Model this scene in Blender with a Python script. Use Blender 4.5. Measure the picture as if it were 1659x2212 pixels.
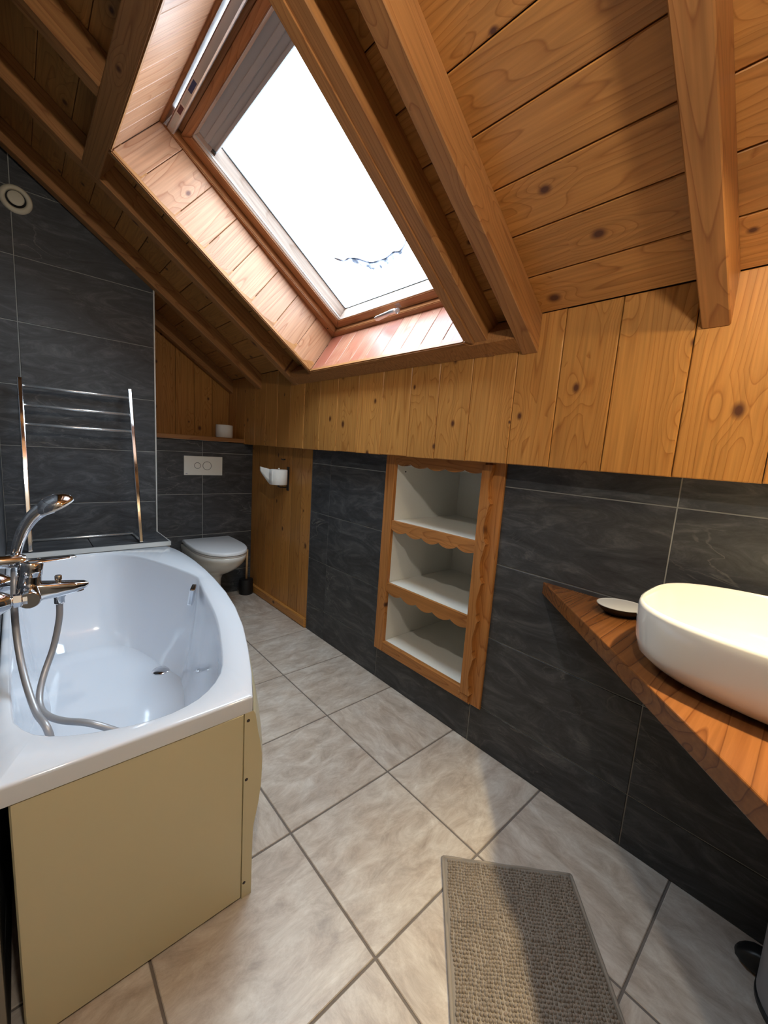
import bpy, bmesh, math, random
from mathutils import Vector, Matrix

random.seed(7)
for o in list(bpy.data.objects):
    bpy.data.objects.remove(o)
SC = bpy.context.scene
COL = SC.collection

# ------------------------------------------------------------------ camera
# right / down / forward of the camera in the room's axes (x to the knee wall,
# y to the toilet wall, z up)
CR = Vector((0.74589186, -0.66263867, 0.06749325))
CD = Vector((-0.04715613, -0.15361249, -0.98700532))
CF = Vector((0.6643957, 0.73301651, -0.14582578))
CP = Vector((-1.3568, -3.0605, 1.1742))
FPX = 879.4368
cam = bpy.data.cameras.new('camera')
cam.sensor_fit = 'VERTICAL'
cam.sensor_height = 24.0
cam.lens = FPX / 2212.0 * 24.0
cam.clip_start = 0.01
camo = bpy.data.objects.new('camera', cam)
COL.objects.link(camo)
camo.matrix_world = Matrix(((CR.x, -CD.x, -CF.x, CP.x), (CR.y, -CD.y, -CF.y, CP.y),
                            (CR.z, -CD.z, -CF.z, CP.z), (0, 0, 0, 1)))
SC.camera = camo


def PX3(u, v, ax, val):
    """point of the room seen at photo pixel (u, v) on the plane ax = val"""
    d = CR * ((u - 829.5) / FPX) + CD * ((v - 1106) / FPX) + CF
    i = 'xyz'.index(ax)
    return CP + d * ((val - CP[i]) / d[i])


# ------------------------------------------------------------------ world and exposure
W = bpy.data.worlds.new('overcast_sky')
SC.world = W
W.use_nodes = True
bg = W.node_tree.nodes['Background']
bg.inputs[0].default_value = (0.74, 0.87, 1.0, 1)
bg.inputs[1].default_value = 15.5
SC.view_settings.view_transform = 'Standard'
SC.view_settings.look = 'None'
SC.view_settings.gamma = 1.0
SC.view_settings.use_curve_mapping = False
SC.view_settings.exposure = 0.3

# ------------------------------------------------------------------ roof frame
SA = math.radians(34.3)
RS = Vector((-math.cos(SA), 0, math.sin(SA)))      # up the slope
RN = Vector((-math.sin(SA), 0, -math.cos(SA)))     # from the boards into the room
PXW = -0.075                                       # face of the wooden knee wall panelling
RO = Vector((PXW, 0, 1.648))


def roof(s, y, n):
    return RO + RS * s + RN * n + Vector((0, y, 0))


def zroof(x):
    return 1.648 + math.tan(SA) * (PXW - x)


# daylight enters by the roof window only: tell the sampler where it is
pl = bpy.data.lights.new('skylight_portal', 'AREA')
pl.shape = 'RECTANGLE'
pl.size = 1.0
pl.size_y = 1.0
pl.cycles.is_portal = True
plo = bpy.data.objects.new('skylight_portal', pl)
COL.objects.link(plo)
_c = roof(0.55, -1.575, -0.235)
_x = Vector((0, -1, 0))
_z = -RN
_y = _z.cross(_x)
plo.matrix_world = Matrix(((_x.x, _y.x, _z.x, _c.x), (_x.y, _y.y, _z.y, _c.y), (_x.z, _y.z, _z.z, _c.z), (0, 0, 0, 1)))


# ------------------------------------------------------------------ materials
def newmat(name):
    m = bpy.data.materials.new(name)
    m.use_nodes = True
    nt = m.node_tree
    b = nt.nodes['Principled BSDF']
    return m, nt, b


def N(nt, t, **kw):
    n = nt.nodes.new(t)
    for k, v in kw.items():
        setattr(n, k, v)
    return n


def plain(name, col, rough=0.5, metal=0.0, coat=0.0, noise=0.0, nscale=40.0, bump=0.0):
    m, nt, b = newmat(name)
    b.inputs['Base Color'].default_value = (*col, 1)
    b.inputs['Roughness'].default_value = rough
    b.inputs['Metallic'].default_value = metal
    if coat:
        b.inputs['Coat Weight'].default_value = coat
        b.inputs['Coat Roughness'].default_value = 0.05
    if noise or bump:
        tc = N(nt, 'ShaderNodeTexCoord')
        nz = N(nt, 'ShaderNodeTexNoise')
        nz.inputs['Scale'].default_value = nscale
        nz.inputs['Detail'].default_value = 4
        nt.links.new(tc.outputs['Object'], nz.inputs['Vector'])
        if noise:
            mx = N(nt, 'ShaderNodeMix', data_type='RGBA')
            mx.inputs[6].default_value = (*[c * (1 - noise) for c in col], 1)
            mx.inputs[7].default_value = (*[min(1, c * (1 + noise)) for c in col], 1)
            nt.links.new(nz.outputs['Fac'], mx.inputs[0])
            nt.links.new(mx.outputs[2], b.inputs['Base Color'])
        if bump:
            bp = N(nt, 'ShaderNodeBump')
            bp.inputs['Strength'].default_value = bump
            bp.inputs['Distance'].default_value = 0.002
            nt.links.new(nz.outputs['Fac'], bp.inputs['Height'])
            nt.links.new(bp.outputs[0], b.inputs['Normal'])
    return m


def rnd_coords(nt, amp=37.0):
    """object coordinates pushed to a different spot of the texture for every piece"""
    tc = N(nt, 'ShaderNodeTexCoord')
    oi = N(nt, 'ShaderNodeObjectInfo')
    mul = N(nt, 'ShaderNodeVectorMath', operation='MULTIPLY')
    mul.inputs[1].default_value = (amp, amp * 1.7, amp * 0.6)
    cx = N(nt, 'ShaderNodeCombineXYZ')
    for i in range(3):
        nt.links.new(oi.outputs['Random'], cx.inputs[i])
    nt.links.new(cx.outputs[0], mul.inputs[0])
    ad = N(nt, 'ShaderNodeVectorMath', operation='ADD')
    nt.links.new(tc.outputs['Object'], ad.inputs[0])
    nt.links.new(mul.outputs[0], ad.inputs[1])
    return ad.outputs[0], oi.outputs['Random'], tc.outputs['Object']


def wood(name, light, mid, dark, rough=0.38, knots=0.6, knotcol=(0.09, 0.03, 0.012), rings=13.0, vary=0.25, stain=None):
    m, nt, b = newmat(name)
    L = nt.links.new
    vec, rnd, loc = rnd_coords(nt)
    mp = N(nt, 'ShaderNodeMapping')
    mp.inputs['Scale'].default_value = (0.55, 7.5, 7.5)
    L(vec, mp.inputs[0])
    n1 = N(nt, 'ShaderNodeTexNoise')
    n1.inputs['Scale'].default_value = 1.1
    n1.inputs['Detail'].default_value = 1.5
    n1.inputs['Roughness'].default_value = 0.35
    L(mp.outputs[0], n1.inputs['Vector'])
    # knots
    mk = N(nt, 'ShaderNodeMapping')
    mk.inputs['Scale'].default_value = (4.2, 6.3, 1.0)
    L(vec, mk.inputs[0])
    vk = N(nt, 'ShaderNodeTexVoronoi', voronoi_dimensions='2D', feature='F1')
    vk.inputs['Scale'].default_value = 1.0
    L(mk.outputs[0], vk.inputs['Vector'])
    sep = N(nt, 'ShaderNodeSeparateColor')
    L(vk.outputs['Color'], sep.inputs[0])
    gate = N(nt, 'ShaderNodeMath', operation='LESS_THAN')
    L(sep.outputs[0], gate.inputs[0])
    gate.inputs[1].default_value = knots
    rad = N(nt, 'ShaderNodeMath', operation='MULTIPLY_ADD')
    L(sep.outputs[1], rad.inputs[0])
    rad.inputs[1].default_value = 0.055
    rad.inputs[2].default_value = 0.022
    kd = N(nt, 'ShaderNodeMath', operation='DIVIDE')
    L(vk.outputs['Distance'], kd.inputs[0])
    L(rad.outputs[0], kd.inputs[1])
    kr = N(nt, 'ShaderNodeMapRange')
    kr.inputs[1].default_value = 0.55
    kr.inputs[2].default_value = 1.55
    kr.inputs[3].default_value = 1.0
    kr.inputs[4].default_value = 0.0
    L(kd.outputs[0], kr.inputs[0])
    km = N(nt, 'ShaderNodeMath', operation='MULTIPLY')
    L(kr.outputs[0], km.inputs[0])
    L(gate.outputs[0], km.inputs[1])
    # growth rings bend round the knots
    bend = N(nt, 'ShaderNodeMapRange')
    bend.inputs[1].default_value = 0.0
    bend.inputs[2].default_value = 0.40
    bend.inputs[3].default_value = 0.10
    bend.inputs[4].default_value = 0.0
    L(vk.outputs['Distance'], bend.inputs[0])
    bg_ = N(nt, 'ShaderNodeMath', operation='MULTIPLY')
    L(bend.outputs[0], bg_.inputs[0])
    L(gate.outputs[0], bg_.inputs[1])
    sm = N(nt, 'ShaderNodeMath', operation='ADD')
    L(n1.outputs['Fac'], sm.inputs[0])
    L(bg_.outputs[0], sm.inputs[1])
    rg = N(nt, 'ShaderNodeMath', operation='MULTIPLY')
    L(sm.outputs[0], rg.inputs[0])
    rg.inputs[1].default_value = rings * 2
    fr = N(nt, 'ShaderNodeMath', operation='FRACT')
    L(rg.outputs[0], fr.inputs[0])
    cr = N(nt, 'ShaderNodeValToRGB')
    e = cr.color_ramp.elements
    e[0].position = 0.0
    e[0].color = (*light, 1)
    e[1].position = 1.0
    e[1].color = (*light, 1)
    a = e.new(0.55)
    a.color = (*[l * .85 + c * .15 for l, c in zip(light, mid)], 1)
    c2 = e.new(0.84)
    c2.color = (*[l * .35 + c * .65 for l, c in zip(light, mid)], 1)
    d2 = e.new(0.93)
    d2.color = (*[l * .45 + c * .55 for l, c in zip(mid, dark)], 1)
    L(fr.outputs[0], cr.inputs[0])
    # fine fibre
    mf = N(nt, 'ShaderNodeMapping')
    mf.inputs['Scale'].default_value = (4, 120, 120)
    L(vec, mf.inputs[0])
    nf = N(nt, 'ShaderNodeTexNoise')
    nf.inputs['Scale'].default_value = 1.0
    nf.inputs['Detail'].default_value = 3
    L(mf.outputs[0], nf.inputs['Vector'])
    fm = N(nt, 'ShaderNodeMapRange')
    fm.inputs[1].default_value = 0.3
    fm.inputs[2].default_value = 0.7
    fm.inputs[3].default_value = 0.82
    fm.inputs[4].default_value = 1.12
    L(nf.outputs['Fac'], fm.inputs[0])
    # board to board variation
    vm = N(nt, 'ShaderNodeMapRange')
    vm.inputs[3].default_value = 1 - vary
    vm.inputs[4].default_value = 1 + vary * 0.6
    L(rnd, vm.inputs[0])
    mm = N(nt, 'ShaderNodeMath', operation='MULTIPLY')
    L(fm.outputs[0], mm.inputs[0])
    L(vm.outputs[0], mm.inputs[1])
    mc = N(nt, 'ShaderNodeVectorMath', operation='SCALE')
    L(cr.outputs[0], mc.inputs[0])
    L(mm.outputs[0], mc.inputs['Scale'])
    col = mc.outputs[0]
    if stain:
        ns = N(nt, 'ShaderNodeTexNoise')
        ns.inputs['Scale'].default_value = 5.0
        ns.inputs['Detail'].default_value = 3
        L(vec, ns.inputs['Vector'])
        sr = N(nt, 'ShaderNodeMapRange')
        sr.inputs[1].default_value = 0.42
        sr.inputs[2].default_value = 0.65
        L(ns.outputs['Fac'], sr.inputs[0])
        ms = N(nt, 'ShaderNodeMix', data_type='RGBA')
        L(sr.outputs[0], ms.inputs[0])
        L(col, ms.inputs[6])
        ms.inputs[7].default_value = (*stain, 1)
        col = ms.outputs[2]
    mx = N(nt, 'ShaderNodeMix', data_type='RGBA')
    L(km.outputs[0], mx.inputs[0])
    L(col, mx.inputs[6])
    mx.inputs[7].default_value = (*knotcol, 1)
    L(mx.outputs[2], b.inputs['Base Color'])
    b.inputs['Roughness'].default_value = rough
    b.inputs['Specular IOR Level'].default_value = 0.35
    bp = N(nt, 'ShaderNodeBump')
    bp.inputs['Strength'].default_value = 0.12
    bp.inputs['Distance'].default_value = 0.002
    L(nf.outputs['Fac'], bp.inputs['Height'])
    L(bp.outputs[0], b.inputs['Normal'])
    return m


def slate(name, k=1.0):
    m, nt, b = newmat(name)
    L = nt.links.new
    vec, rnd, loc = rnd_coords(nt)
    mp = N(nt, 'ShaderNodeMapping')
    mp.inputs['Scale'].default_value = (2.2, 6.5, 4)
    mp.inputs['Rotation'].default_value = (0, 0, 0.22)
    L(vec, mp.inputs[0])
    n1 = N(nt, 'ShaderNodeTexNoise')
    n1.inputs['Scale'].default_value = 2.1
    n1.inputs['Detail'].default_value = 12
    n1.inputs['Roughness'].default_value = 0.74
    n1.inputs['Distortion'].default_value = 1.3
    L(mp.outputs[0], n1.inputs['Vector'])
    cr = N(nt, 'ShaderNodeValToRGB')
    e = cr.color_ramp.elements
    e[0].position = 0.30
    e[0].color = (0.014 * k, 0.014 * k, 0.0155 * k, 1)
    e[1].position = 0.80
    e[1].color = (0.125 * k, 0.125 * k, 0.128 * k, 1)
    a = e.new(0.5)
    a.color = (0.031 * k, 0.032 * k, 0.035 * k, 1)
    a = e.new(0.62)
    a.color = (0.056 * k, 0.057 * k, 0.060 * k, 1)
    L(n1.outputs['Fac'], cr.inputs[0])
    # thin pale veins
    n2 = N(nt, 'ShaderNodeTexNoise')
    n2.inputs['Scale'].default_value = 0.9
    n2.inputs['Detail'].default_value = 6
    n2.inputs['Distortion'].default_value = 2.0
    L(mp.outputs[0], n2.inputs['Vector'])
    ab = N(nt, 'ShaderNodeMath', operation='SUBTRACT')
    L(n2.outputs['Fac'], ab.inputs[0])
    ab.inputs[1].default_value = 0.5
    aa = N(nt, 'ShaderNodeMath', operation='ABSOLUTE')
    L(ab.outputs[0], aa.inputs[0])
    vr = N(nt, 'ShaderNodeMapRange')
    vr.inputs[1].default_value = 0.0
    vr.inputs[2].default_value = 0.012
    vr.inputs[3].default_value = 0.35
    vr.inputs[4].default_value = 0.0
    L(aa.outputs[0], vr.inputs[0])
    ng = N(nt, 'ShaderNodeTexNoise')
    ng.inputs['Scale'].default_value = 2.3
    L(vec, ng.inputs['Vector'])
    gr = N(nt, 'ShaderNodeMapRange')
    gr.inputs[1].default_value = 0.52
    gr.inputs[2].default_value = 0.66
    L(ng.outputs['Fac'], gr.inputs[0])
    gm = N(nt, 'ShaderNodeMath', operation='MULTIPLY')
    L(vr.outputs[0], gm.inputs[0])
    L(gr.outputs[0], gm.inputs[1])
    mx = N(nt, 'ShaderNodeMix', data_type='RGBA')
    L(gm.outputs[0], mx.inputs[0])
    L(cr.outputs[0], mx.inputs[6])
    mx.inputs[7].default_value = (0.22 * k, 0.21 * k, 0.19 * k, 1)
    L(mx.outputs[2], b.inputs['Base Color'])
    b.inputs['Roughness'].default_value = 0.5
    b.inputs['Specular IOR Level'].default_value = 0.4
    bp = N(nt, 'ShaderNodeBump')
    bp.inputs['Strength'].default_value = 0.35
    bp.inputs['Distance'].default_value = 0.003
    L(n1.outputs['Fac'], bp.inputs['Height'])
    L(bp.outputs[0], b.inputs['Normal'])
    return m


def floorstone(name):
    m, nt, b = newmat(name)
    L = nt.links.new
    vec, rnd, loc = rnd_coords(nt)
    mp = N(nt, 'ShaderNodeMapping')
    mp.inputs['Scale'].default_value = (3.4, 7.5, 4)
    mp.inputs['Rotation'].default_value = (0, 0, 0.5)
    L(vec, mp.inputs[0])
    n1 = N(nt, 'ShaderNodeTexNoise')
    n1.inputs['Scale'].default_value = 2.6
    n1.inputs['Detail'].default_value = 10
    n1.inputs['Roughness'].default_value = 0.74
    n1.inputs['Distortion'].default_value = 0.5
    L(mp.outputs[0], n1.inputs['Vector'])
    cr = N(nt, 'ShaderNodeValToRGB')
    e = cr.color_ramp.elements
    e[0].position = 0.28
    e[0].color = (0.33, 0.275, 0.23, 1)
    e[1].position = 0.74
    e[1].color = (0.72, 0.68, 0.63, 1)
    a = e.new(0.45)
    a.color = (0.47, 0.405, 0.35, 1)
    a = e.new(0.58)
    a.color = (0.585, 0.53, 0.475, 1)
    L(n1.outputs['Fac'], cr.inputs[0])
    n2 = N(nt, 'ShaderNodeTexNoise')
    n2.inputs['Scale'].default_value = 7.0
    n2.inputs['Detail'].default_value = 5
    L(vec, n2.inputs['Vector'])
    mx = N(nt, 'ShaderNodeMix', data_type='RGBA', blend_type='MULTIPLY')
    mr = N(nt, 'ShaderNodeMapRange')
    mr.inputs[1].default_value = 0.35
    mr.inputs[2].default_value = 0.7
    mr.inputs[3].default_value = 0.0
    mr.inputs[4].default_value = 0.45
    L(n2.outputs['Fac'], mr.inputs[0])
    L(mr.outputs[0], mx.inputs[0])
    L(cr.outputs[0], mx.inputs[6])
    mx.inputs[7].default_value = (0.86, 0.76, 0.66, 1)
    L(mx.outputs[2], b.inputs['Base Color'])
    b.inputs['Roughness'].default_value = 0.36
    b.inputs['Specular IOR Level'].default_value = 0.45
    bp = N(nt, 'ShaderNodeBump')
    bp.inputs['Strength'].default_value = 0.1
    bp.inputs['Distance'].default_value = 0.002
    L(n1.outputs['Fac'], bp.inputs['Height'])
    L(bp.outputs[0], b.inputs['Normal'])
    return m


M = {}
M['panel'] = wood('golden_pine_panelling', (0.51, 0.235, 0.060), (0.43, 0.175, 0.040), (0.30, 0.11, 0.021), rough=0.36, knots=0.5, vary=0.16)
M['ceil'] = wood('pine_ceiling_board', (0.475, 0.215, 0.060), (0.40, 0.165, 0.042), (0.28, 0.105, 0.024), rough=0.36, knots=0.62, vary=0.14)
M['rafter'] = wood('pine_rafter', (0.37, 0.165, 0.054), (0.30, 0.122, 0.038), (0.21, 0.078, 0.022), rough=0.45, knots=0.25, vary=0.14)
M['lining'] = wood('pale_pine_lining', (0.44, 0.225, 0.125), (0.37, 0.165, 0.085), (0.27, 0.10, 0.045), rough=0.4, knots=0.3, vary=0.12, knotcol=(0.14, 0.05, 0.03))
M['lining_red'] = wood('reddened_pine_lining', (0.46, 0.23, 0.145), (0.39, 0.145, 0.085), (0.29, 0.085, 0.042), rough=0.4, knots=0.15, vary=0.12, stain=(0.37, 0.115, 0.07))
M['window_wood'] = wood('varnished_window_pine', (0.40, 0.17, 0.065), (0.34, 0.13, 0.045), (0.25, 0.085, 0.025), rough=0.3, knots=0.05, vary=0.05)
M['window_pale'] = wood('daylit_window_pine', (0.62, 0.50, 0.43), (0.55, 0.42, 0.35), (0.46, 0.33, 0.26), rough=0.35, knots=0.0, vary=0.02)  # whitening by skylight on the bead put into the wood colour
M['rail'] = plain('pale_anodised_rail', (0.85, 0.90, 0.92), 0.25, metal=0.6)
M['shelfwood'] = wood('orange_pine_shelf_frame', (0.46, 0.195, 0.055), (0.37, 0.14, 0.035), (0.25, 0.08, 0.018), rough=0.4, knots=0.3, vary=0.08)
M['counter'] = wood('brown_stained_counter', (0.185, 0.070, 0.021), (0.130, 0.044, 0.013), (0.070, 0.022, 0.007), rough=0.18, knots=0.1, rings=9, vary=0.0)
M['slate'] = slate('dark_slate_tile', 1.6)
M['floor'] = floorstone('beige_stone_tile')
M['grout_wall'] = plain('grey_wall_grout', (0.36, 0.36, 0.34), 0.85)
M['grout_floor'] = plain('brown_grey_floor_grout', (0.16, 0.135, 0.12), 0.9, noise=0.15, nscale=60)
M['plaster'] = plain('grey_beige_plaster', (0.24, 0.215, 0.18), 0.8, noise=0.05, nscale=8)
M['darkwood'] = plain('dark_roof_void', (0.10, 0.045, 0.02), 0.8)
M['acrylic'] = plain('white_bath_acrylic', (0.74, 0.775, 0.84), 0.12, coat=0.5)
M['cream'] = plain('cream_bath_panel', (0.66, 0.585, 0.375), 0.28, noise=0.03, nscale=3)
M['ceramic'] = plain('white_ceramic', (0.74, 0.73, 0.70), 0.08, coat=0.6)
M['lid'] = plain('white_seat_plastic', (0.78, 0.79, 0.82), 0.22)
M['melamine'] = plain('white_melamine', (0.78, 0.77, 0.72), 0.42, noise=0.03, nscale=90)
M['plate'] = plain('ivory_plastic', (0.78, 0.76, 0.70), 0.35)
M['vent'] = plain('cream_vent_plastic', (0.62, 0.57, 0.44), 0.45)
M['chrome'] = plain('polished_chrome', (0.80, 0.80, 0.82), 0.07, metal=1.0)
M['hose'] = plain('grey_shower_hose', (0.40, 0.40, 0.42), 0.38, metal=0.35)
M['steel'] = plain('satin_chrome', (0.90, 0.90, 0.90), 0.27, metal=0.85)
M['alu'] = plain('brushed_aluminium', (0.72, 0.74, 0.77), 0.32, metal=0.9)
M['edge'] = plain('pale_tile_edging', (0.62, 0.62, 0.60), 0.4, metal=0.3)
M['black'] = plain('black_plastic', (0.008, 0.008, 0.009), 0.4)
M['flat_black'] = plain('dark_hole', (0.01, 0.01, 0.01), 0.8)  # flat black, stands in for the shade inside holes and gaps
M['bamboo'] = plain('bamboo_stick', (0.50, 0.31, 0.15), 0.5, noise=0.15, nscale=30)
M['paper'] = plain('white_toilet_paper', (0.82, 0.80, 0.76), 0.95, noise=0.03, nscale=60, bump=0.4)
M['card'] = plain('cardboard_core', (0.35, 0.24, 0.15), 0.9)
M['blind'] = plain('grey_blind', (0.40, 0.41, 0.43), 0.55)
M['ironbracket'] = plain('dark_iron', (0.07, 0.06, 0.06), 0.5, metal=0.6)
M['spray'] = plain('pale_spray_face', (0.72, 0.76, 0.80), 0.3)
M['snow'] = plain('melting_slush', (0.34, 0.38, 0.46), 0.6, noise=0.3, nscale=40)
M['mat'] = plain('taupe_chenille', (0.235, 0.192, 0.155), 0.95, noise=0.22, nscale=120)
M['mathem'] = plain('taupe_hem', (0.27, 0.23, 0.19), 0.95)
M['bin'] = plain('grey_bin_plastic', (0.30, 0.30, 0.33), 0.4)
M['brass'] = plain('lamp_socket', (0.25, 0.2, 0.12), 0.4, metal=0.8)
M['labelblue'] = plain('blue_print', (0.03, 0.05, 0.16), 0.5)
M['labelred'] = plain('dark_red_print', (0.14, 0.04, 0.05), 0.5)
M['labelgrey'] = plain('pale_print', (0.55, 0.55, 0.52), 0.5)


def glassmat():
    m, nt, b = newmat('window_glass')
    nt.nodes.remove(b)
    out = nt.nodes['Material Output']
    tr = N(nt, 'ShaderNodeBsdfTransparent')
    tr.inputs[0].default_value = (0.96, 0.98, 0.98, 1)
    gl = N(nt, 'ShaderNodeBsdfGlossy')
    gl.inputs['Roughness'].default_value = 0.02
    mx = N(nt, 'ShaderNodeMixShader')
    mx.inputs[0].default_value = 0.05
    nt.links.new(tr.outputs[0], mx.inputs[1])
    nt.links.new(gl.outputs[0], mx.inputs[2])
    nt.links.new(mx.outputs[0], out.inputs[0])
    return m


M['glass'] = glassmat()


def emit(name, col, s):
    m, nt, b = newmat(name)
    b.inputs['Base Color'].default_value = (0.8, 0.8, 0.8, 1)
    b.inputs['Emission Color'].default_value = (*col, 1)
    b.inputs['Emission Strength'].default_value = s
    return m


# ------------------------------------------------------------------ builders
def link(name, me, mat=None, parent=None, mw=None, kind=None):
    o = bpy.data.objects.new(name, me)
    COL.objects.link(o)
    if mat is not None and me is not None and len(me.materials) == 0:
        me.materials.append(M[mat] if isinstance(mat, str) else mat)
    if mw is not None:
        o.matrix_world = mw
    if parent is not None:
        o.parent = parent
        if parent.type == 'MESH' or parent.matrix_world != Matrix.Identity(4):
            o.matrix_parent_inverse = parent.matrix_world.inverted()
    if kind:
        o['kind'] = kind
    return o


def tag(o, label, cat, group=None):
    o['label'] = label
    o['category'] = cat
    if group:
        o['group'] = group
    return o


def thing(name, label, cat, loc=(0, 0, 0), group=None):
    o = bpy.data.objects.new(name, None)
    COL.objects.link(o)
    o.location = loc
    o.matrix_world = Matrix.Translation(loc)
    o.empty_display_size = 0.05
    return tag(o, label, cat, group)


def mesh(name, verts, faces, smooth=False):
    me = bpy.data.meshes.new(name)
    me.from_pydata([tuple(v) for v in verts], [], faces)
    me.validate()
    if smooth:
        for p in me.polygons:
            p.use_smooth = True
    me.update()
    return me


def frame(o, ex, ey):
    ex = Vector(ex).normalized()
    ez = ex.cross(Vector(ey)).normalized()
    ey = ez.cross(ex)
    return Matrix(((ex.x, ey.x, ez.x, o[0]), (ex.y, ey.y, ez.y, o[1]), (ex.z, ey.z, ez.z, o[2]), (0, 0, 0, 1)))


def inset(poly, d):
    """convex counter-clockwise polygon moved in by d"""
    n = len(poly)
    out = []
    for i in range(n):
        p0, p1, p2 = poly[i - 1], poly[i], poly[(i + 1) % n]
        a = Vector((p1[0] - p0[0], p1[1] - p0[1])).normalized()
        b = Vector((p2[0] - p1[0], p2[1] - p1[1])).normalized()
        na = Vector((-a.y, a.x))
        nb = Vector((-b.y, b.x))
        k = 1 + na.dot(nb)
        if k < 0.3:
            k = 0.3
        q = Vector(p1) + (na + nb) * (d / k)
        out.append((q.x, q.y))
    return out


def clip(poly, a, b, c):
    """part of the polygon where a*x + b*y <= c"""
    out = []
    n = len(poly)
    for i in range(n):
        p, q = poly[i], poly[(i + 1) % n]
        dp = a * p[0] + b * p[1] - c
        dq = a * q[0] + b * q[1] - c
        if dp <= 0:
            out.append(p)
        if (dp < 0 < dq) or (dq < 0 < dp):
            t = dp / (dp - dq)
            out.append((p[0] + (q[0] - p[0]) * t, p[1] + (q[1] - p[1]) * t))
    r = []
    for p in out:
        if not r or (abs(p[0] - r[-1][0]) + abs(p[1] - r[-1][1])) > 1e-5:
            r.append(p)
    if len(r) > 1 and (abs(r[0][0] - r[-1][0]) + abs(r[0][1] - r[-1][1])) < 1e-5:
        r.pop()
    return r


def slab_mesh(poly, t, c=0.002):
    n = len(poly)
    top = inset(poly, c) if c else poly
    v = [(x, y, 0) for x, y in poly]
    f = [tuple(range(n - 1, -1, -1))]
    if c:
        v += [(x, y, t - c) for x, y in poly] + [(x, y, t) for x, y in top]
        rows = 3
    else:
        v += [(x, y, t) for x, y in poly]
        rows = 2
    for r in range(rows - 1):
        for i in range(n):
            j = (i + 1) % n
            f.append((r * n + i, r * n + j, (r + 1) * n + j, (r + 1) * n + i))
    f.append(tuple(range((rows - 1) * n, rows * n)))
    return mesh('slab', v, f)


_cache = {}


def slab(name, parent, mat, mw, poly, t, c=0.002, kind=None):
    key = (mat, t, c, tuple((round(x, 4), round(y, 4)) for x, y in poly))
    me = _cache.get(key)
    if me is None:
        me = slab_mesh(poly, t, c)
        _cache[key] = me
    return link(name, me, mat, parent, mw, kind)


def rect(x0, y0, x1, y1):
    return [(x0, y0), (x1, y0), (x1, y1), (x0, y1)]


def board(name, parent, mat, p, ex, ey, L, Wd, t, c=0.003):
    """plank: p = corner on its back face, ex along its length, ey across"""
    return slab(name, parent, mat, frame(p, ex, ey), rect(0, 0, L, Wd), t, c)


def box_into(bm, lo, hi):
    vs = [bm.verts.new((x, y, z)) for z in (lo[2], hi[2]) for y in (lo[1], hi[1]) for x in (lo[0], hi[0])]
    for f in ((0, 2, 3, 1), (4, 5, 7, 6), (0, 1, 5, 4), (2, 6, 7, 3), (0, 4, 6, 2), (1, 3, 7, 5)):
        bm.faces.new([vs[i] for i in f])


def boxes(name, parent, mat, lst, kind=None, bevel=0.0, mw=None):
    bm = bmesh.new()
    for lo, hi in lst:
        lo2 = [min(a, b) for a, b in zip(lo, hi)]
        hi2 = [max(a, b) for a, b in zip(lo, hi)]
        box_into(bm, lo2, hi2)
    if bevel:
        bmesh.ops.bevel(bm, geom=list(bm.edges), offset=bevel, segments=2, affect='EDGES', profile=0.5)
    bm.normal_update()
    me = bpy.data.meshes.new(name)
    bm.to_mesh(me)
    bm.free()
    return link(name, me, mat, parent, mw, kind)


def quadbox(pts):
    """box from 8 corner points: bottom 4, top 4 (same order)"""
    f = [(3, 2, 1, 0), (4, 5, 6, 7)] + [(i, (i + 1) % 4, (i + 1) % 4 + 4, i + 4) for i in range(4)]
    return list(pts), f


def axes_for(d):
    d = Vector(d).normalized()
    up = Vector((0, 0, 1)) if abs(d.z) < 0.9 else Vector((1, 0, 0))
    a = d.cross(up).normalized()
    b = d.cross(a).normalized()
    return a, b


def tube_mesh(pts, radii, seg=12, caps=True, flat=1.0):
    pts = [Vector(p) for p in pts]
    if not isinstance(radii, (list, tuple)):
        radii = [radii] * len(pts)
    v, f = [], []
    prev = None
    for i, p in enumerate(pts):
        d = (pts[min(i + 1, len(pts) - 1)] - pts[max(i - 1, 0)])
        if d.length < 1e-9:
            d = prev_d
        prev_d = d
        d = d.normalized()
        if prev is None:
            a, b = axes_for(d)
        else:
            a = (prev - d * prev.dot(d)).normalized()
            b = d.cross(a)
        prev = a
        for k in range(seg):
            t = 2 * math.pi * k / seg
            v.append(p + a * (radii[i] * math.cos(t)) + b * (radii[i] * flat * math.sin(t)))
    for i in range(len(pts) - 1):
        for k in range(seg):
            k2 = (k + 1) % seg
            f.append((i * seg + k, i * seg + k2, (i + 1) * seg + k2, (i + 1) * seg + k))
    if caps:
        f.append(tuple(range(seg - 1, -1, -1)))
        f.append(tuple(range((len(pts) - 1) * seg, len(pts) * seg)))
    me = mesh('tube', v, f, True)
    return me


def fix_normals(me):
    bm = bmesh.new()
    bm.from_mesh(me)
    bmesh.ops.recalc_face_normals(bm, faces=bm.faces)
    bm.to_mesh(me)
    bm.free()


def tube(name, parent, mat, pts, radii, seg=12, flat=1.0, sharp=True):
    me = tube_mesh(pts, radii, seg, True, flat)
    fix_normals(me)
    if sharp:
        for p in me.polygons:
            if len(p.vertices) > 4:
                p.use_smooth = False
    return link(name, me, mat, parent)


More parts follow.
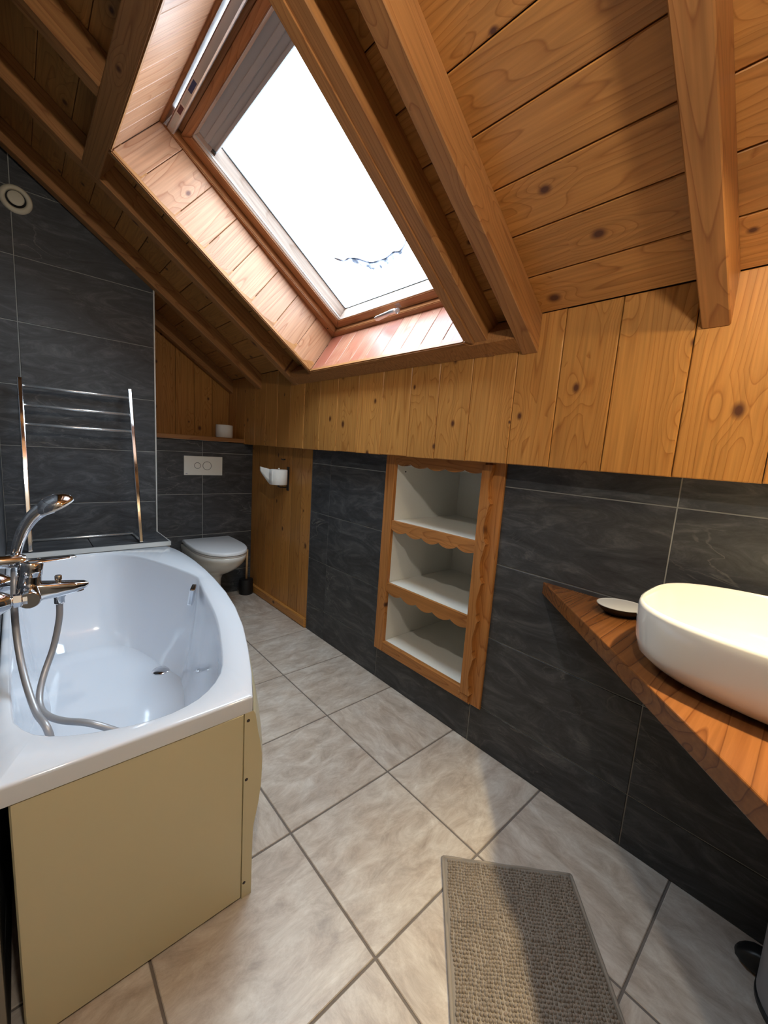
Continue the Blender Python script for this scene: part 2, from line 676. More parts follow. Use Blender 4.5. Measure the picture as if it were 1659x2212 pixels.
def lathe(name, parent, mat, centre, axis, prof, seg=32):
    """prof: list of (radius, height along axis)"""
    c = Vector(centre)
    d = Vector(axis).normalized()
    a, b = axes_for(d)
    v, f = [], []
    for r, h in prof:
        for k in range(seg):
            t = 2 * math.pi * k / seg
            v.append(c + d * h + (a * math.cos(t) + b * math.sin(t)) * r)
    n = len(prof)
    for i in range(n - 1):
        for k in range(seg):
            k2 = (k + 1) % seg
            f.append((i * seg + k, i * seg + k2, (i + 1) * seg + k2, (i + 1) * seg + k))
    f.append(tuple(range(seg)))
    f.append(tuple(range((n - 1) * seg, n * seg)))
    me = mesh('lathe', v, f, True)
    fix_normals(me)
    me.set_sharp_from_angle(angle=math.radians(40))
    return link(name, me, mat, parent)


def spline(pts, n=8, closed=False):
    P = [Vector(p) for p in pts]
    out = []
    m = len(P)
    rng = range(m) if closed else range(m - 1)
    for i in rng:
        if closed:
            p0, p1, p2, p3 = P[i - 1], P[i], P[(i + 1) % m], P[(i + 2) % m]
        else:
            p0, p1, p2, p3 = P[max(i - 1, 0)], P[i], P[i + 1], P[min(i + 2, m - 1)]
        for k in range(n):
            t = k / n
            out.append(0.5 * ((2 * p1) + (p2 - p0) * t + (2 * p0 - 5 * p1 + 4 * p2 - p3) * t * t + (3 * p1 - p0 - 3 * p2 + p3) * t ** 3))
    if not closed:
        out.append(P[-1])
    return out


def loft(rings, closed_start=True, closed_end=True, smooth=True, sharp=40):
    n = len(rings[0])
    v, f = [], []
    for r in rings:
        v += [tuple(p) for p in r]
    for i in range(len(rings) - 1):
        for k in range(n):
            k2 = (k + 1) % n
            f.append((i * n + k, i * n + k2, (i + 1) * n + k2, (i + 1) * n + k))
    if closed_start:
        f.append(tuple(range(n - 1, -1, -1)))
    if closed_end:
        f.append(tuple(range((len(rings) - 1) * n, len(rings) * n)))
    me = mesh('loft', v, f, smooth)
    fix_normals(me)
    if sharp:
        me.set_sharp_from_angle(angle=math.radians(sharp))
    return me


def prism(name, parent, mat, mw, poly, t, mat_t=None):
    """any simple polygon, extruded along local z"""
    bm = bmesh.new()
    lo = [bm.verts.new((x, y, 0)) for x, y in poly]
    f = bm.faces.new(lo)
    r = bmesh.ops.extrude_face_region(bm, geom=[f])
    for e in r['geom']:
        if isinstance(e, bmesh.types.BMVert):
            e.co.z += t
    bmesh.ops.recalc_face_normals(bm, faces=bm.faces)
    me = bpy.data.meshes.new(name)
    bm.to_mesh(me)
    bm.free()
    return link(name, me, mat, parent, mw)


# ================================================================== THE ROOM
YF, XL = -3.55, -2.6          # front wall (behind the camera) and far left wall
YB = 0.285                    # wooden back wall over the toilet ledge
YT, YW = 0.0, -0.284          # toilet wall tiles, bath wall tiles
XC = -0.735                   # outer corner of the bath wall
XLW = -1.42                   # tiled wall along the bath

# ---- floor
floor = boxes('floor', None, 'grout_floor', [((XL, YF, -0.06), (0.05, YB + 0.1, -0.003))], 'structure')
FT, FX0, FY0 = 0.4017, -0.3842, -0.9003
for i in range(-1, 6):
    for j in range(-4, 7):
        x1, y1 = FX0 - FT * i, FY0 - FT * j
        x0, y0 = x1 - FT, y1 - FT
        a0, a1 = max(x0, XL), min(x1, 0.0)
        b0, b1 = max(y0, YF), min(y1, 0.0)
        if a1 - a0 < 0.02 or b1 - b0 < 0.02:
            continue
        g = 0.003
        xa = a0 + (g if a0 == x0 else 0)
        xb = a1 - (g if a1 == x1 else 0)
        ya = b0 + (g if b0 == y0 else 0)
        yb = b1 - (g if b1 == y1 else 0)
        w, h = xb - xa, yb - ya
        k = random.choice((0, 1, 1, 2, 3))
        o, ex, ey, ww, hh = [((xa, ya), (1, 0, 0), (0, 1, 0), w, h), ((xb, ya), (0, 1, 0), (-1, 0, 0), h, w),
                             ((xb, yb), (-1, 0, 0), (0, -1, 0), w, h), ((xa, yb), (0, -1, 0), (1, 0, 0), h, w)][k]
        slab('tile', floor, 'floor', frame((o[0], o[1], -0.012), ex, ey), rect(0, 0, ww, hh), 0.012, 0.0018)

# ---- knee wall on the right: slate tiles below, pine panelling above
NY0, NY1, NZ0, NZ1 = -2.150, -1.630, 0.200, 1.130      # hole for the built-in shelves
wr = boxes('wall_right', None, 'grout_wall', [
    ((0.003, YF, -0.05), (0.06, NY0, 1.20)), ((0.003, NY1, -0.05), (0.06, YB + 0.1, 1.20)),
    ((0.003, NY0, -0.05), (0.06, NY1, NZ0)), ((0.003, NY0, NZ1), (0.06, NY1, 1.20)),
    ((PXW + 0.030, YF, 1.164), (0.06, YB + 0.1, 1.632))], 'structure')
boxes('panel_backing', wr, 'darkwood', [((PXW + 0.018, YF, 1.166), (PXW + 0.030, YB + 0.1, 1.640))])
Z0 = 0.1764
rows = [(0.0, Z0), (Z0, Z0 + 0.3), (Z0 + 0.3, Z0 + 0.6), (Z0 + 0.6, Z0 + 0.9), (Z0 + 0.9, 1.164)]
g = 0.0019
for r, (za, zb) in enumerate(rows):
    runs = [[-0.877, -1.077, -1.577, -2.177, -2.770, -3.37, YF]] if r == 0 else [[-0.877, -1.077, -1.60], [-2.20, -2.770, -3.37, YF]]
    for run in runs:
        for ya, yb in zip(run[:-1], run[1:]):
            za2 = za + (g if za > 0 else 0)
            zb2 = zb - (g if zb < 1.16 else 0)
            slab('tile', wr, 'slate', frame((0.008, ya - g, za2), (0, -1, 0), (0, 0, 1)), rect(0, 0, ya - yb - 2 * g, zb2 - za2), 0.008, 0.001)
PJ = [0.285, 0.14, -0.03, -0.20, -0.37, -0.54, -0.71, -0.88, -1.05, -1.220, -1.400, -1.583, -1.766, -1.926, -2.085, -2.267, -2.421, -2.581, -2.760, -2.939, -3.115, -3.29, -3.46, YF]
for ya, yb in zip(PJ[:-1], PJ[1:]):
    # vertical boards: length runs up
    board('board', wr, 'panel', (PXW + 0.018, yb + 0.0012, 1.160 + random.uniform(-.0015, .0015)), (0, 0, 1), (0, 1, 0), 0.488, ya - yb - 0.0024, 0.018, 0.0026)
boxes('niche_light_block', wr, 'darkwood', [((0.058, NY0 - 0.10, 0.10), (0.60, NY0 - 0.04, 1.25)), ((0.058, NY1 + 0.04, 0.10), (0.60, NY1 + 0.10, 1.25)),
                                      ((0.54, NY0 - 0.10, 0.10), (0.60, NY1 + 0.10, 1.25)), ((0.058, NY0 - 0.10, 0.08), (0.60, NY1 + 0.10, 0.14)), ((0.058, NY0 - 0.10, 1.18), (0.60, NY1 + 0.10, 1.25))])  # unseen boxes added behind the niche to keep sky light out
boxes('door_backing', wr, 'darkwood', [((0.0025, -0.874, 0.0), (0.0040, 0.0, 1.165))])
boxes('soffit', wr, 'panel', [((PXW + 0.018, YF, 1.162), (0.004, YB, 1.172))])
# small pine door in the knee wall beside the toilet
DJ = [0.0, -0.125, -0.25, -0.375, -0.50, -0.625, -0.75, -0.874]
for ya, yb in zip(DJ[:-1], DJ[1:]):
    board('board', wr, 'panel', (0.012, yb + 0.0008, 0.055), (0, 0, 1), (0, 1, 0), 1.11, ya - yb - 0.0016, 0.010, 0.0016)
bb = slab('baseboard_right', None, 'panel', frame((0.012, 0.0, 0.0), (0, -1, 0), (0, 0, 1)), rect(0, 0, 0.874, 0.062), 0.026, 0.006, 'structure')

# ---- toilet wall: tiled box, ledge, pine back wall
wb = boxes('wall_back', None, 'grout_wall', [((XC, 0.003, -0.05), (0.06, YB, 1.165)), ((XC - 0.1, YB + 0.03, 1.0), (0.06, YB + 0.1, 2.3))], 'structure')
boxes('board_backing', wb, 'darkwood', [((XC, YB + 0.018, 1.17), (0.0, YB + 0.03, 2.2))])
ZT = 0.1823
rowsT = [(0.0, ZT), (ZT, ZT + 0.3), (ZT + 0.3, ZT + 0.6), (ZT + 0.6, ZT + 0.9), (ZT + 0.9, 1.166)]
for za, zb in rowsT:
    for xa, xb in ((XC, -0.3694), (-0.3694, 0.0106)):
        slab('tile', wb, 'slate', frame((xa + g, 0.008, za + g), (1, 0, 0), (0, 0, 1)), rect(0, 0, xb - xa - 2 * g, zb - za - 2 * g), 0.008, 0.001)
board('ledge', wb, 'rafter', (XC, -0.024, 1.168), (1, 0, 0), (0, 1, 0), -XC + PXW, YB + 0.024, 0.031, 0.004)
nb = 5
for i in range(nb):
    xa = XC + (PXW - XC) * i / nb
    xb = XC + (PXW - XC) * (i + 1) / nb
    L0 = zroof(xa) - 1.19
    L1 = zroof(xb) - 1.19
    # local x = up, local y = -x
    w = xb - xa - 0.002
    poly = [(0, 0), (L1 + 0.02, 0), (L0 + 0.02, w), (0, w)]
    slab('board', wb, 'panel', frame((xb, YB + 0.018, 1.19), (0, 0, 1), (-1, 0, 0)), poly, 0.018, 0.0012)

# ---- bath wall (tiles up to the roof) and its shelf
wa = prism('wall_bath', None, 'grout_wall', frame((0, YB + 0.12, 0), (1, 0, 0), (0, 0, 1)),
           [(XLW - 0.1, -0.05), (XC, -0.05), (XC, zroof(XC) + 0.03), (XLW - 0.1, zroof(XLW - 0.1) + 0.03)], YB + 0.12 - YW - 0.003)
wa['kind'] = 'structure'
ZW = 0.7809
zl = [0.0, 0.1809, 0.4809] + [ZW + 0.3 * k for k in range(0, 8)]
for za, zb in zip(zl[:-1], zl[1:]):
    for xa, xb in ((XLW, -1.3266), (-1.3266, XC)):
        p = rect(xa + g, za + g, xb - g, zb - g)
        p = clip(p, math.tan(SA), 1.0, 1.648 + math.tan(SA) * PXW + 0.005)
        if len(p) < 3:
            continue
        x0 = p[0][0]
        slab('tile', wa, 'slate', frame((xa, YW + 0.008, za), (1, 0, 0), (0, 0, 1)), [(x - xa, z - za) for x, z in p], 0.008, 0.001)
boxes('corner_edging', wa, 'edge', [((XC - 0.001, YW - 0.003, 0.59), (XC + 0.006, YW + 0.012, zroof(XC)))])
ledge = boxes('ledge', wa, 'grout_wall', [((XLW, -0.582, 0.0), (XC, YW, 0.583))])
for xa, xb in ((XLW, -1.090), (-1.090, XC - 0.002)):
    slab('tile', ledge, 'slate', frame((xa + g, -0.580, 0.583), (1, 0, 0), (0, 1, 0)), rect(0, 0, xb - xa - 2 * g, YW + 0.58 - 0.002), 0.009, 0.001)
boxes('ledge_edging', ledge, 'edge', [((XLW, -0.590, 0.568), (XC + 0.004, -0.580, 0.592)), ((XC - 0.002, -0.582, 0.568), (XC + 0.004, YW, 0.592))])
# ---- tiled wall along the bath
wl = boxes('wall_left', None, 'grout_wall', [((XLW - 0.10, -2.205, -0.05), (XLW - 0.003, YW, 2.75))], 'structure')
for za, zb in zip(zl[:-1], zl[1:]):
    run = [YW, -0.584, -1.184, -1.784, -2.205]
    for ya, yb in zip(run[:-1], run[1:]):
        slab('tile', wl, 'slate', frame((XLW - 0.008, yb + g, za + g), (0, 1, 0), (0, 0, 1)), rect(0, 0, ya - yb - 2 * g, zb - za - 2 * g), 0.008, 0.001)
boxes('wall_end_face', wl, 'plaster', [((XLW - 0.105, -2.215, 0.0), (XLW - 0.0, -2.205, 2.75))])
# ---- the rest of the room behind the camera
boxes('wall_partition', None, 'plaster', [((XL, -2.215, -0.05), (XLW - 0.1, -2.10, 3.5))], 'structure')
boxes('wall_far', None, 'plaster', [((XL - 0.1, YF - 0.1, -0.05), (XL, -2.10, 3.5))], 'structure')
boxes('wall_front', None, 'plaster', [((XL - 0.1, YF - 0.1, -0.05), (0.06, YF, 3.5))], 'structure')

# ---- roof: boards, rafters
HS0, HS1, HY0, HY1 = 0.0, 1.118, -1.030, -2.120        # hole for the window shaft
BW = 0.1288
SMAX = BW * 24
YR0, YR1 = YB + 0.02, YF
cverts, cfaces = [], []


def rb(s0, s1, y0, y1, n0, n1):
    pts = [roof(s, y, n) for n in (n0, n1) for s, y in ((s0, y0), (s1, y0), (s1, y1), (s0, y1))]
    k = len(cverts)
    v, f = quadbox(pts)
    cverts.extend(v)
    cfaces.extend([tuple(i + k for i in q) for q in f])


rb(-0.3, HS0 - 0.06, 0.42, YR1 - 0.1, -0.06, -0.014)
rb(HS1 + 0.06, SMAX + 0.1, 0.42, YR1 - 0.1, -0.06, -0.014)
rb(HS0 - 0.06, HS1 + 0.06, 0.42, HY0 + 0.03, -0.06, -0.014)
rb(HS0 - 0.06, HS1 + 0.06, HY1 - 0.03, YR1 - 0.1, -0.06, -0.014)
cme = mesh('ceiling', cverts, cfaces)
fix_normals(cme)
ceil = link('ceiling', cme, 'darkwood', None, None, 'structure')


def rboard(s0, s1, y0, y1):
    board('board', ceil, 'ceil', roof(s0 + 0.0013, y0, -0.014), (0, -1, 0), RS, y0 - y1, s1 - s0 - 0.0026, 0.014, 0.0022)


for i in range(24):
    s0, s1 = BW * i, BW * (i + 1)
    if s0 < HS1 - 0.01:
        rboard(s0, s1, YR0, HY0 + 0.01)
        rboard(s0, s1, HY1 - 0.01, YR1)
    else:
        rboard(s0, s1, YR0, -1.31)
        rboard(s0, s1, -1.312, YR1)


def rafter(ya0, ya1, s0, s1, depth, w=0.057, name='rafter'):
    """ya0 / ya1: +y face at s = 0 and s = 1 (rafters run slightly askew)"""
    def yy(s):
        return ya0 + (ya1 - ya0) * s
    o = roof(s0, yy(s0), 0)
    e = roof(s1, yy(s1), 0)
    ex = (e - o).normalized()
    ey = RN.cross(ex)
    ey = ey if ey.y < 0 else -ey
    L = (e - o).length
    # plumb cut where the rafter meets the upright panelling
    c = math.tan(SA) * depth
    mw = frame(o, ex, ey)
    sgn = 1 if mw.to_3x3().col[2].dot(RN) > 0 else -1
    v = []
    for y in (0, w):
        v += [(0, y, 0), (L, y, 0), (L, y, sgn * depth), (-c if s0 <= 0 else 0, y, sgn * depth)]
    f = [(0, 1, 2, 3), (7, 6, 5, 4), (0, 4, 5, 1), (1, 5, 6, 2), (2, 6, 7, 3), (3, 7, 4, 0)]
    me = mesh('rafter', v, f)
    bm = bmesh.new()
    bm.from_mesh(me)
    bmesh.ops.recalc_face_normals(bm, faces=bm.faces)
    bmesh.ops.bevel(bm, geom=list(bm.edges), offset=0.0025, segments=1, affect='EDGES')
    bm.to_mesh(me)
    bm.free()
    return link(name, me, 'rafter', ceil, mw)


rafter(-2.772, -2.772, 0.0, SMAX, 0.100)
rafter(-2.284, -2.288, 0.0, SMAX, 0.100)
rafter(-0.745, -0.783, 0.0, SMAX, 0.092)
rafter(-0.240, -0.290, 0.0, SMAX, 0.084)
rafter(0.268, 0.22, 0.0, SMAX, 0.083)
rafter(-3.28, -3.28, 0.0, SMAX, 0.100)
rafter(-1.284, -1.284, 1.190, SMAX, 0.100)
rafter(-1.790, -1.790, 1.190, SMAX, 0.100)
rafter(-2.128, -2.128, 0.0, 1.125, 0.092, 0.050, 'trimmer')
# cross beams framing the window shaft
board('header_beam', ceil, 'rafter', roof(1.120, -0.845, 0.0), (0, -1, 0), RS, 1.44, 0.070, 0.100, 0.004)
hv, hf = quadbox([roof(s, y, n) for y in (-0.802, -2.284) for s, n in ((-0.060, 0.090), (0.004, 0.100), (0.020, 0.070), (0.0, 0.0))])
hme = mesh('sill', hv, hf)
fix_normals(hme)
link('sill_beam', hme, 'rafter', ceil)

# ---- window shaft lining
ND = -0.145
wn = bpy.data.objects.new('window_1', None)
COL.objects.link(wn)
wn['kind'] = 'structure'
wn['label'] = 'pine framed roof window with overcast daylight behind its pane'
# inner corners of the shaft at the room side and at the window
S0a, S0b = 0.026, 0.030
S1a, S1b = 1.113, 1.082
YLa, YLb = -1.058, -1.106       # left edge, bottom / top
YRa, YRb = -2.090, -2.100


def lquad(name, mat, a, b, c, d, t):
    """thin plank from 4 inner corners; t = thickness vector"""
    pts = [Vector(p) for p in (a, b, c, d)]
    ex = (pts[1] - pts[0]).normalized()
    ey = pts[3] - pts[0]
    mw = frame(pts[0], ex, ey)
    inv = mw.inverted()
    lo = [inv @ p for p in pts]
    tt = inv.to_3x3() @ t
    top = [p + tt for p in lo]
    v, f = quadbox(lo + top)
    me = mesh(name, v, f)
    bm = bmesh.new()
    bm.from_mesh(me)
    bmesh.ops.recalc_face_normals(bm, faces=bm.faces)
    bmesh.ops.bevel(bm, geom=list(bm.edges), offset=0.002, segments=1, affect='EDGES')
    bm.to_mesh(me)
    bm.free()
    return link(name, me, mat, wn, mw)


N0 = 0.088
lj = [0.0, 0.128, 0.265, 0.395, 0.520, 0.640, 0.770, 0.905, 1.0]
for a, b in zip(lj[:-1], lj[1:]):
    sa = S0a + (S1b - S0a) * a + 0.0009
    sb = S0a + (S1b - S0a) * b - 0.0009
    sa2 = S0a + (S1a - S0a) * a + 0.0009
    sb2 = S0a + (S1a - S0a) * b - 0.0009
    for (y0, y1, dy) in ((YLa, YLb, 0.02), (YRa, YRb, -0.02)):
        ya, yb = y0 + (y1 - y0) * a, y0 + (y1 - y0) * b
        # planks run across the roof thickness
        lquad('lining_board', 'lining', roof(sa, ya, ND), roof(sa2, ya, N0), roof(sb2, yb, N0), roof(sb, yb, ND), Vector((0, dy, 0)))
nbp = 9
for i in range(nbp):
    ya = YLa + (YRa - YLa) * i / nbp - 0.0009
    yb = YLa + (YRa - YLa) * (i + 1) / nbp + 0.0009
    lquad('lining_board', 'lining_red', roof(S0b, ya, ND), roof(S0a, ya, N0), roof(S0a, yb, N0), roof(S0b, yb, ND), -RS * 0.02)
    ya = YLb + (YRb - YLb) * i / nbp - 0.0009
    yb = YLb + (YRb - YLb) * (i + 1) / nbp + 0.0009
    lquad('lining_board', 'lining', roof(S1b, ya, ND), roof(S1a, ya, N0), roof(S1a, yb, N0), roof(S1b, yb, ND), RS * 0.02)


cas = []
cfs = []
for s0, s1, y0, y1 in ((-0.03, 0.004, -0.98, -2.17), (1.140, 1.175, -0.98, -2.17), (-0.03, 1.175, -1.030, -0.99), (-0.03, 1.175, -2.128, -2.165)):
    k = len(cas)
    v_, f_ = quadbox([roof(s, y, n) for n in (-0.002, -0.262) for s, y in ((s0, y0), (s1, y0), (s1, y1), (s0, y1))])
    cas += v_
    cfs += [tuple(i + k for i in q) for q in f_]
cm_ = mesh('shaft_light_block', cas, cfs)
fix_normals(cm_)
link('shaft_light_block', cm_, 'darkwood', wn)  # unseen shell added to stop daylight leaking between the lining boards


# trim round the room side of the shaft (mitred)
def trim(name, p_in0, p_in1, p_out0, p_out1, n0, n1):
    pts = [roof(*p_in0, n0), roof(*p_in1, n0), roof(*p_out1, n0), roof(*p_out0, n0)]
    pts2 = [roof(*p_in0, n1), roof(*p_in1, n1), roof(*p_out1, n1 - 0.006), roof(*p_out0, n1 - 0.006)]
    ex = (pts[1] - pts[0]).normalized()
    mw = frame(pts[0], ex, pts[3] - pts[0])
    inv = mw.inverted()
    v, f = quadbox([inv @ p for p in pts + pts2])
    me = mesh(name, v, f)
    bm = bmesh.new()
    bm.from_mesh(me)
    bmesh.ops.recalc_face_normals(bm, faces=bm.faces)
    bmesh.ops.bevel(bm, geom=list(bm.edges), offset=0.005, segments=2, affect='EDGES')
    bm.to_mesh(me)
    bm.free()
    return link(name, me, 'rafter', wn, mw)


ow = 0.038
i_bl, i_tl, i_br, i_tr = (S0a, YLa), (S1a, YLb), (S0a, YRa), (S1a, YRb)
o_bl, o_tl, o_br, o_tr = (S0a - 0.03, YLa + ow), (S1a + 0.02, YLb + ow), (S0a - 0.03, YRa - ow), (S1a + 0.02, YRb - ow)
trim('shaft_trim', i_bl, i_tl, o_bl, o_tl, 0.045, 0.102)
trim('shaft_trim', i_br, i_tr, o_br, o_tr, 0.045, 0.102)
trim('shaft_trim', i_bl, i_br, o_bl, o_br, 0.060, 0.104)
trim('shaft_trim', i_tl, i_tr, o_tl, o_tr, 0.060, 0.102)


def wring(name, mat, so, yo, si, yi, n0, n1, parent=None, bev=0.003, n1i=None):
    """rectangular ring in the roof plane, four mitred members"""
    (sa, sb), (ya, yb) = so, yo
    (ta, tb), (za, zb) = si, yi
    out = []
    C = [(sa, ya), (sb, ya), (sb, yb), (sa, yb)]
    I = [(ta, za), (tb, za), (tb, zb), (ta, zb)]
    for k in range(4):
        a, b, c, d = C[k], C[(k + 1) % 4], I[(k + 1) % 4], I[k]
        m1 = n1 if n1i is None else n1i
        pts = [roof(*q, n0) for q in (a, b, c, d)] + [roof(*a, n1), roof(*b, n1), roof(*c, m1), roof(*d, m1)]
        ex = (pts[1] - pts[0]).normalized()
        mw = frame(pts[0], ex, pts[3] - pts[0])
        inv = mw.inverted()
        v, f = quadbox([inv @ p for p in pts])
        me = mesh(name, v, f)
        bm = bmesh.new()
        bm.from_mesh(me)
        bmesh.ops.recalc_face_normals(bm, faces=bm.faces)
        bmesh.ops.bevel(bm, geom=list(bm.edges), offset=bev, segments=2, affect='EDGES')
        bm.to_mesh(me)
        bm.free()
        out.append(link(name, me, mat, parent or wn, mw))
    return out


YA, YZ = -1.050, -2.100
wring('window_frame', 'window_wood', (0.015, 1.105), (YA + 0.015, YZ - 0.015), (0.056, 1.070), (-1.110, -2.040), -0.235, -0.143)
wring('sash', 'window_wood', (0.057, 1.012), (-1.112, -2.038), (0.097, 0.982), (-1.166, -1.984), -0.240, -0.168)
wring('sash_bead', 'window_pale', (0.098, 0.981), (-1.167, -1.983), (0.116, 0.965), (-1.205, -1.945), -0.240, -0.172, None, 0.001, -0.2235)
wring('glazing_seal', 'black', (0.1155, 0.9655), (-1.2045, -1.9455), (0.1185, 0.9625), (-1.2085, -1.9415), -0.226, -0.2215, None, 0.0004)
wring('glass_spacer', 'alu', (0.121, 0.960), (-1.216, -1.934), (0.1235, 0.9575), (-1.220, -1.930), -0.2262, -0.2248, None, 0.0003)
# silver guide rails for the blind
for y in (-1.172, -1.978):
    board('blind_rail', wn, 'rail', roof(0.098, y + 0.007, -0.180), RS, (0, -1, 0), 0.885, 0.011, 0.016, 0.003)
# transom with the long ventilation bar
board('window_transom', wn, 'window_wood', roof(1.012, -1.112, -0.235), (0, -1, 0), RS, 0.926, 0.052, 0.055, 0.004)
vb = board('ventilation_bar', wn, 'alu', roof(1.028, -1.085, -0.168), (0, -1, 0), RS, 0.965, 0.030, 0.022, 0.004)
for a, b, mt in ((0.05, 0.135, 'labelgrey'), (0.145, 0.19, 'labelred'), (0.20, 0.27, 'labelgrey'), (0.275, 0.335, 'labelblue')):
    board('print_mark', vb, mt, roof(1.036, -1.085 - a, -0.1462), (0, -1, 0), RS, b - a, 0.014, 0.0006, 0)
# grey blind pulled a little way down from the top
bl = board('blind', wn, 'blind', roof(0.905, -1.192, -0.205), (0, -1, 0), RS, 0.766, 0.075, 0.012, 0.002)
board('blind_groove', wn, 'blind', roof(0.930, -1.194, -0.193), (0, -1, 0), RS, 0.762, 0.020, 0.005, 0.002)
board('blind_bottom_bar', wn, 'blind', roof(0.893, -1.190, -0.205), (0, -1, 0), RS, 0.770, 0.014, 0.020, 0.003)
boxes('blind_end_cap', wn, 'black', [((0, 0, 0), (0.016, 0.018, 0.006))], mw=frame(roof(0.893, -1.192, -0.185), (0, -1, 0), RS))
# pane
pn = link('pane', mesh('pane', *quadbox([roof(s, y, n) for n in (-0.226, -0.230) for s, y in ((0.10, -1.19), (0.985, -1.19), (0.985, -1.96), (0.10, -1.96))])), 'glass', wn)
# slush line on the outside of the pane, with thin wet ice below it
def RPX(u, v, n):
    d = CR * ((u - 829.5) / FPX) + CD * ((v - 1106) / FPX) + CF
    return CP + d * (((RO + RN * n - CP).dot(RN)) / d.dot(RN))


def icemat(name, col):
    m, nt, b = newmat(name)
    nt.nodes.remove(b)
    out = nt.nodes['Material Output']
    t = N(nt, 'ShaderNodeBsdfTranslucent')
    nz = N(nt, 'ShaderNodeTexNoise')
    nz.inputs['Scale'].default_value = 45
    tc = N(nt, 'ShaderNodeTexCoord')
    nt.links.new(tc.outputs['Object'], nz.inputs['Vector'])
    cr = N(nt, 'ShaderNodeValToRGB')
    cr.color_ramp.elements[0].position = 0.35
    cr.color_ramp.elements[0].color = (*[c * 0.6 for c in col], 1)
    cr.color_ramp.elements[1].position = 0.65
    cr.color_ramp.elements[1].color = (*[c * 1.7 for c in col], 1)
    nt.links.new(nz.outputs['Fac'], cr.inputs[0])
    nt.links.new(cr.outputs[0], t.inputs[0])
    nt.links.new(t.outputs[0], out.inputs[0])
    return m


M['ice'] = icemat('thin_wet_ice', (0.30, 0.305, 0.34))
M['iceline'] = icemat('dirty_slush_edge', (0.19, 0.195, 0.23))
ln = spline([(722, 557, 0), (731, 560, 0), (743, 563, 0), (750, 559, 0), (758, 557, 0), (772, 559, 0), (786, 563, 0), (802, 567, 0), (818, 563, 0), (833, 558, 0), (842, 551, 0), (849, 545, 0), (860, 543, 0), (868, 538, 0), (874, 528, 0), (882, 512, 0), (905, 505, 0), (930, 515, 0)], 5)
rs = random.Random(3)
iv, if_ = [], []
nl = len(ln)
for i, q in enumerate(ln):
    t = i / (nl - 1)
    wd = (2 + 13 * math.sin(math.pi * min(1, t * 1.15)) ** 1.2) * (0.75 + 0.5 * rs.random())
    a = RPX(q.x, q.y, -0.2305)
    c_ = RPX(q.x + wd * 0.35, q.y + wd, -0.2305)
    up_ = -RN * (0.0012)
    iv += [a, c_, a + up_, c_ + up_ * 0.4]
for i in range(nl - 1):
    k = i * 4
    if_ += [(k, k + 1, k + 5, k + 4), (k + 2, k + 6, k + 7, k + 3), (k, k + 4, k + 6, k + 2), (k + 1, k + 3, k + 7, k + 5)]
im_ = mesh('ice', iv, if_, True)
fix_normals(im_)
link('wet_ice', im_, 'ice', pn)
tube('slush_line', pn, 'iceline', [RPX(q.x, q.y, -0.2335) for q in ln], [0.0016 + 0.0016 * abs(math.sin(i * 0.31)) for i in range(nl)], 8)
# sash handle
hd = boxes('window_handle', wn, 'alu', [((-0.021, -0.016, 0), (0.021, 0.016, 0.026))], bevel=0.005, mw=frame(roof(0.078, -1.612, -0.168), (0, 1, 0), RS))
hpt = [(861, 670, -0.140), (856, 672, -0.124), (848, 673, -0.116), (838, 677, -0.114), (826, 683, -0.114), (815, 688, -0.115), (811, 690, -0.115)]
hrs = []
for (u, v, n), hw, ht in zip(hpt, (0.010, 0.012, 0.011, 0.010, 0.012, 0.013, 0.010), (0.010, 0.010, 0.009, 0.007, 0.005, 0.005, 0.003)):
    c_ = RPX(u, v, n)
    hrs.append([c_ + RS * (hw * math.cos(t)) + RN * (ht * math.sin(t)) for t in [2 * math.pi * k / 16 for k in range(16)]])
link('lever', loft(hrs, True, True, True, 60), 'alu', hd)
lathe('frame_plug', wn, 'flat_black', roof(0.088, -1.082, -0.1435), RN, [(0.0045, 0), (0.0045, 0.0012)], 12)

# ================================================================== BUILT-IN SHELVES
sh = thing('wall_shelf_unit', 'white shelf niche in pine frame with scalloped edges, built into slate wall', 'shelf', (0, -1.9, 0.167))
YI0, YI1 = -2.142, -1.636           # opening right / left
DX = 0.49
boxes('side_panel', sh, 'melamine', [((0.002, YI1 + 0.001, 0.195), (DX, YI1 + 0.014, 1.128))])
boxes('side_panel', sh, 'melamine', [((0.002, YI0 - 0.014, 0.195), (DX, YI0 - 0.001, 1.128))])
boxes('back_panel', sh, 'melamine', [((DX, YI0 - 0.012, 0.195), (DX + 0.008, YI1 + 0.012, 1.128))])
boxes('top_panel', sh, 'melamine', [((0.002, YI0, 1.116), (DX, YI1, 1.128))])
for zt in (0.848, 0.531, 0.223):
    boxes('shelf', sh, 'melamine', [((0.004, YI0 + 0.0005, zt - 0.016), (DX, YI1 - 0.0005, zt))], bevel=0.0012)
lathe('peg_hole', sh, 'flat_black', (0.06, YI1 + 0.0008, 1.085), (0, -1, 0), [(0.004, 0), (0.004, 0.0012)], 10)


def scallop_edge(L, n, amp, base, asym=0.0):
    """wavy lower edge, pointed where the lobes meet"""
    pts = []
    for k in range(n):
        for q in range(10):
            t = (k + q / 10.0) / n
            u = q / 10.0
            pts.append((t * L, base - amp * (math.sin(math.pi * u) ** 0.8) + amp * 0.25 * math.cos(2 * math.pi * t)))
    pts.append((L, base))
    return pts


def hboard(zt, zb, amp, n, x, t, name):
    L = YI1 - YI0
    low = scallop_edge(L, n, amp, zb + amp * 0.5)
    poly = low + [(L, zt), (0, zt)]
    # local x runs towards -y, local z out of the wall
    prism(name, sh, 'shelfwood', frame((x, YI1, 0), (0, -1, 0), (0, 0, 1)), poly, t)


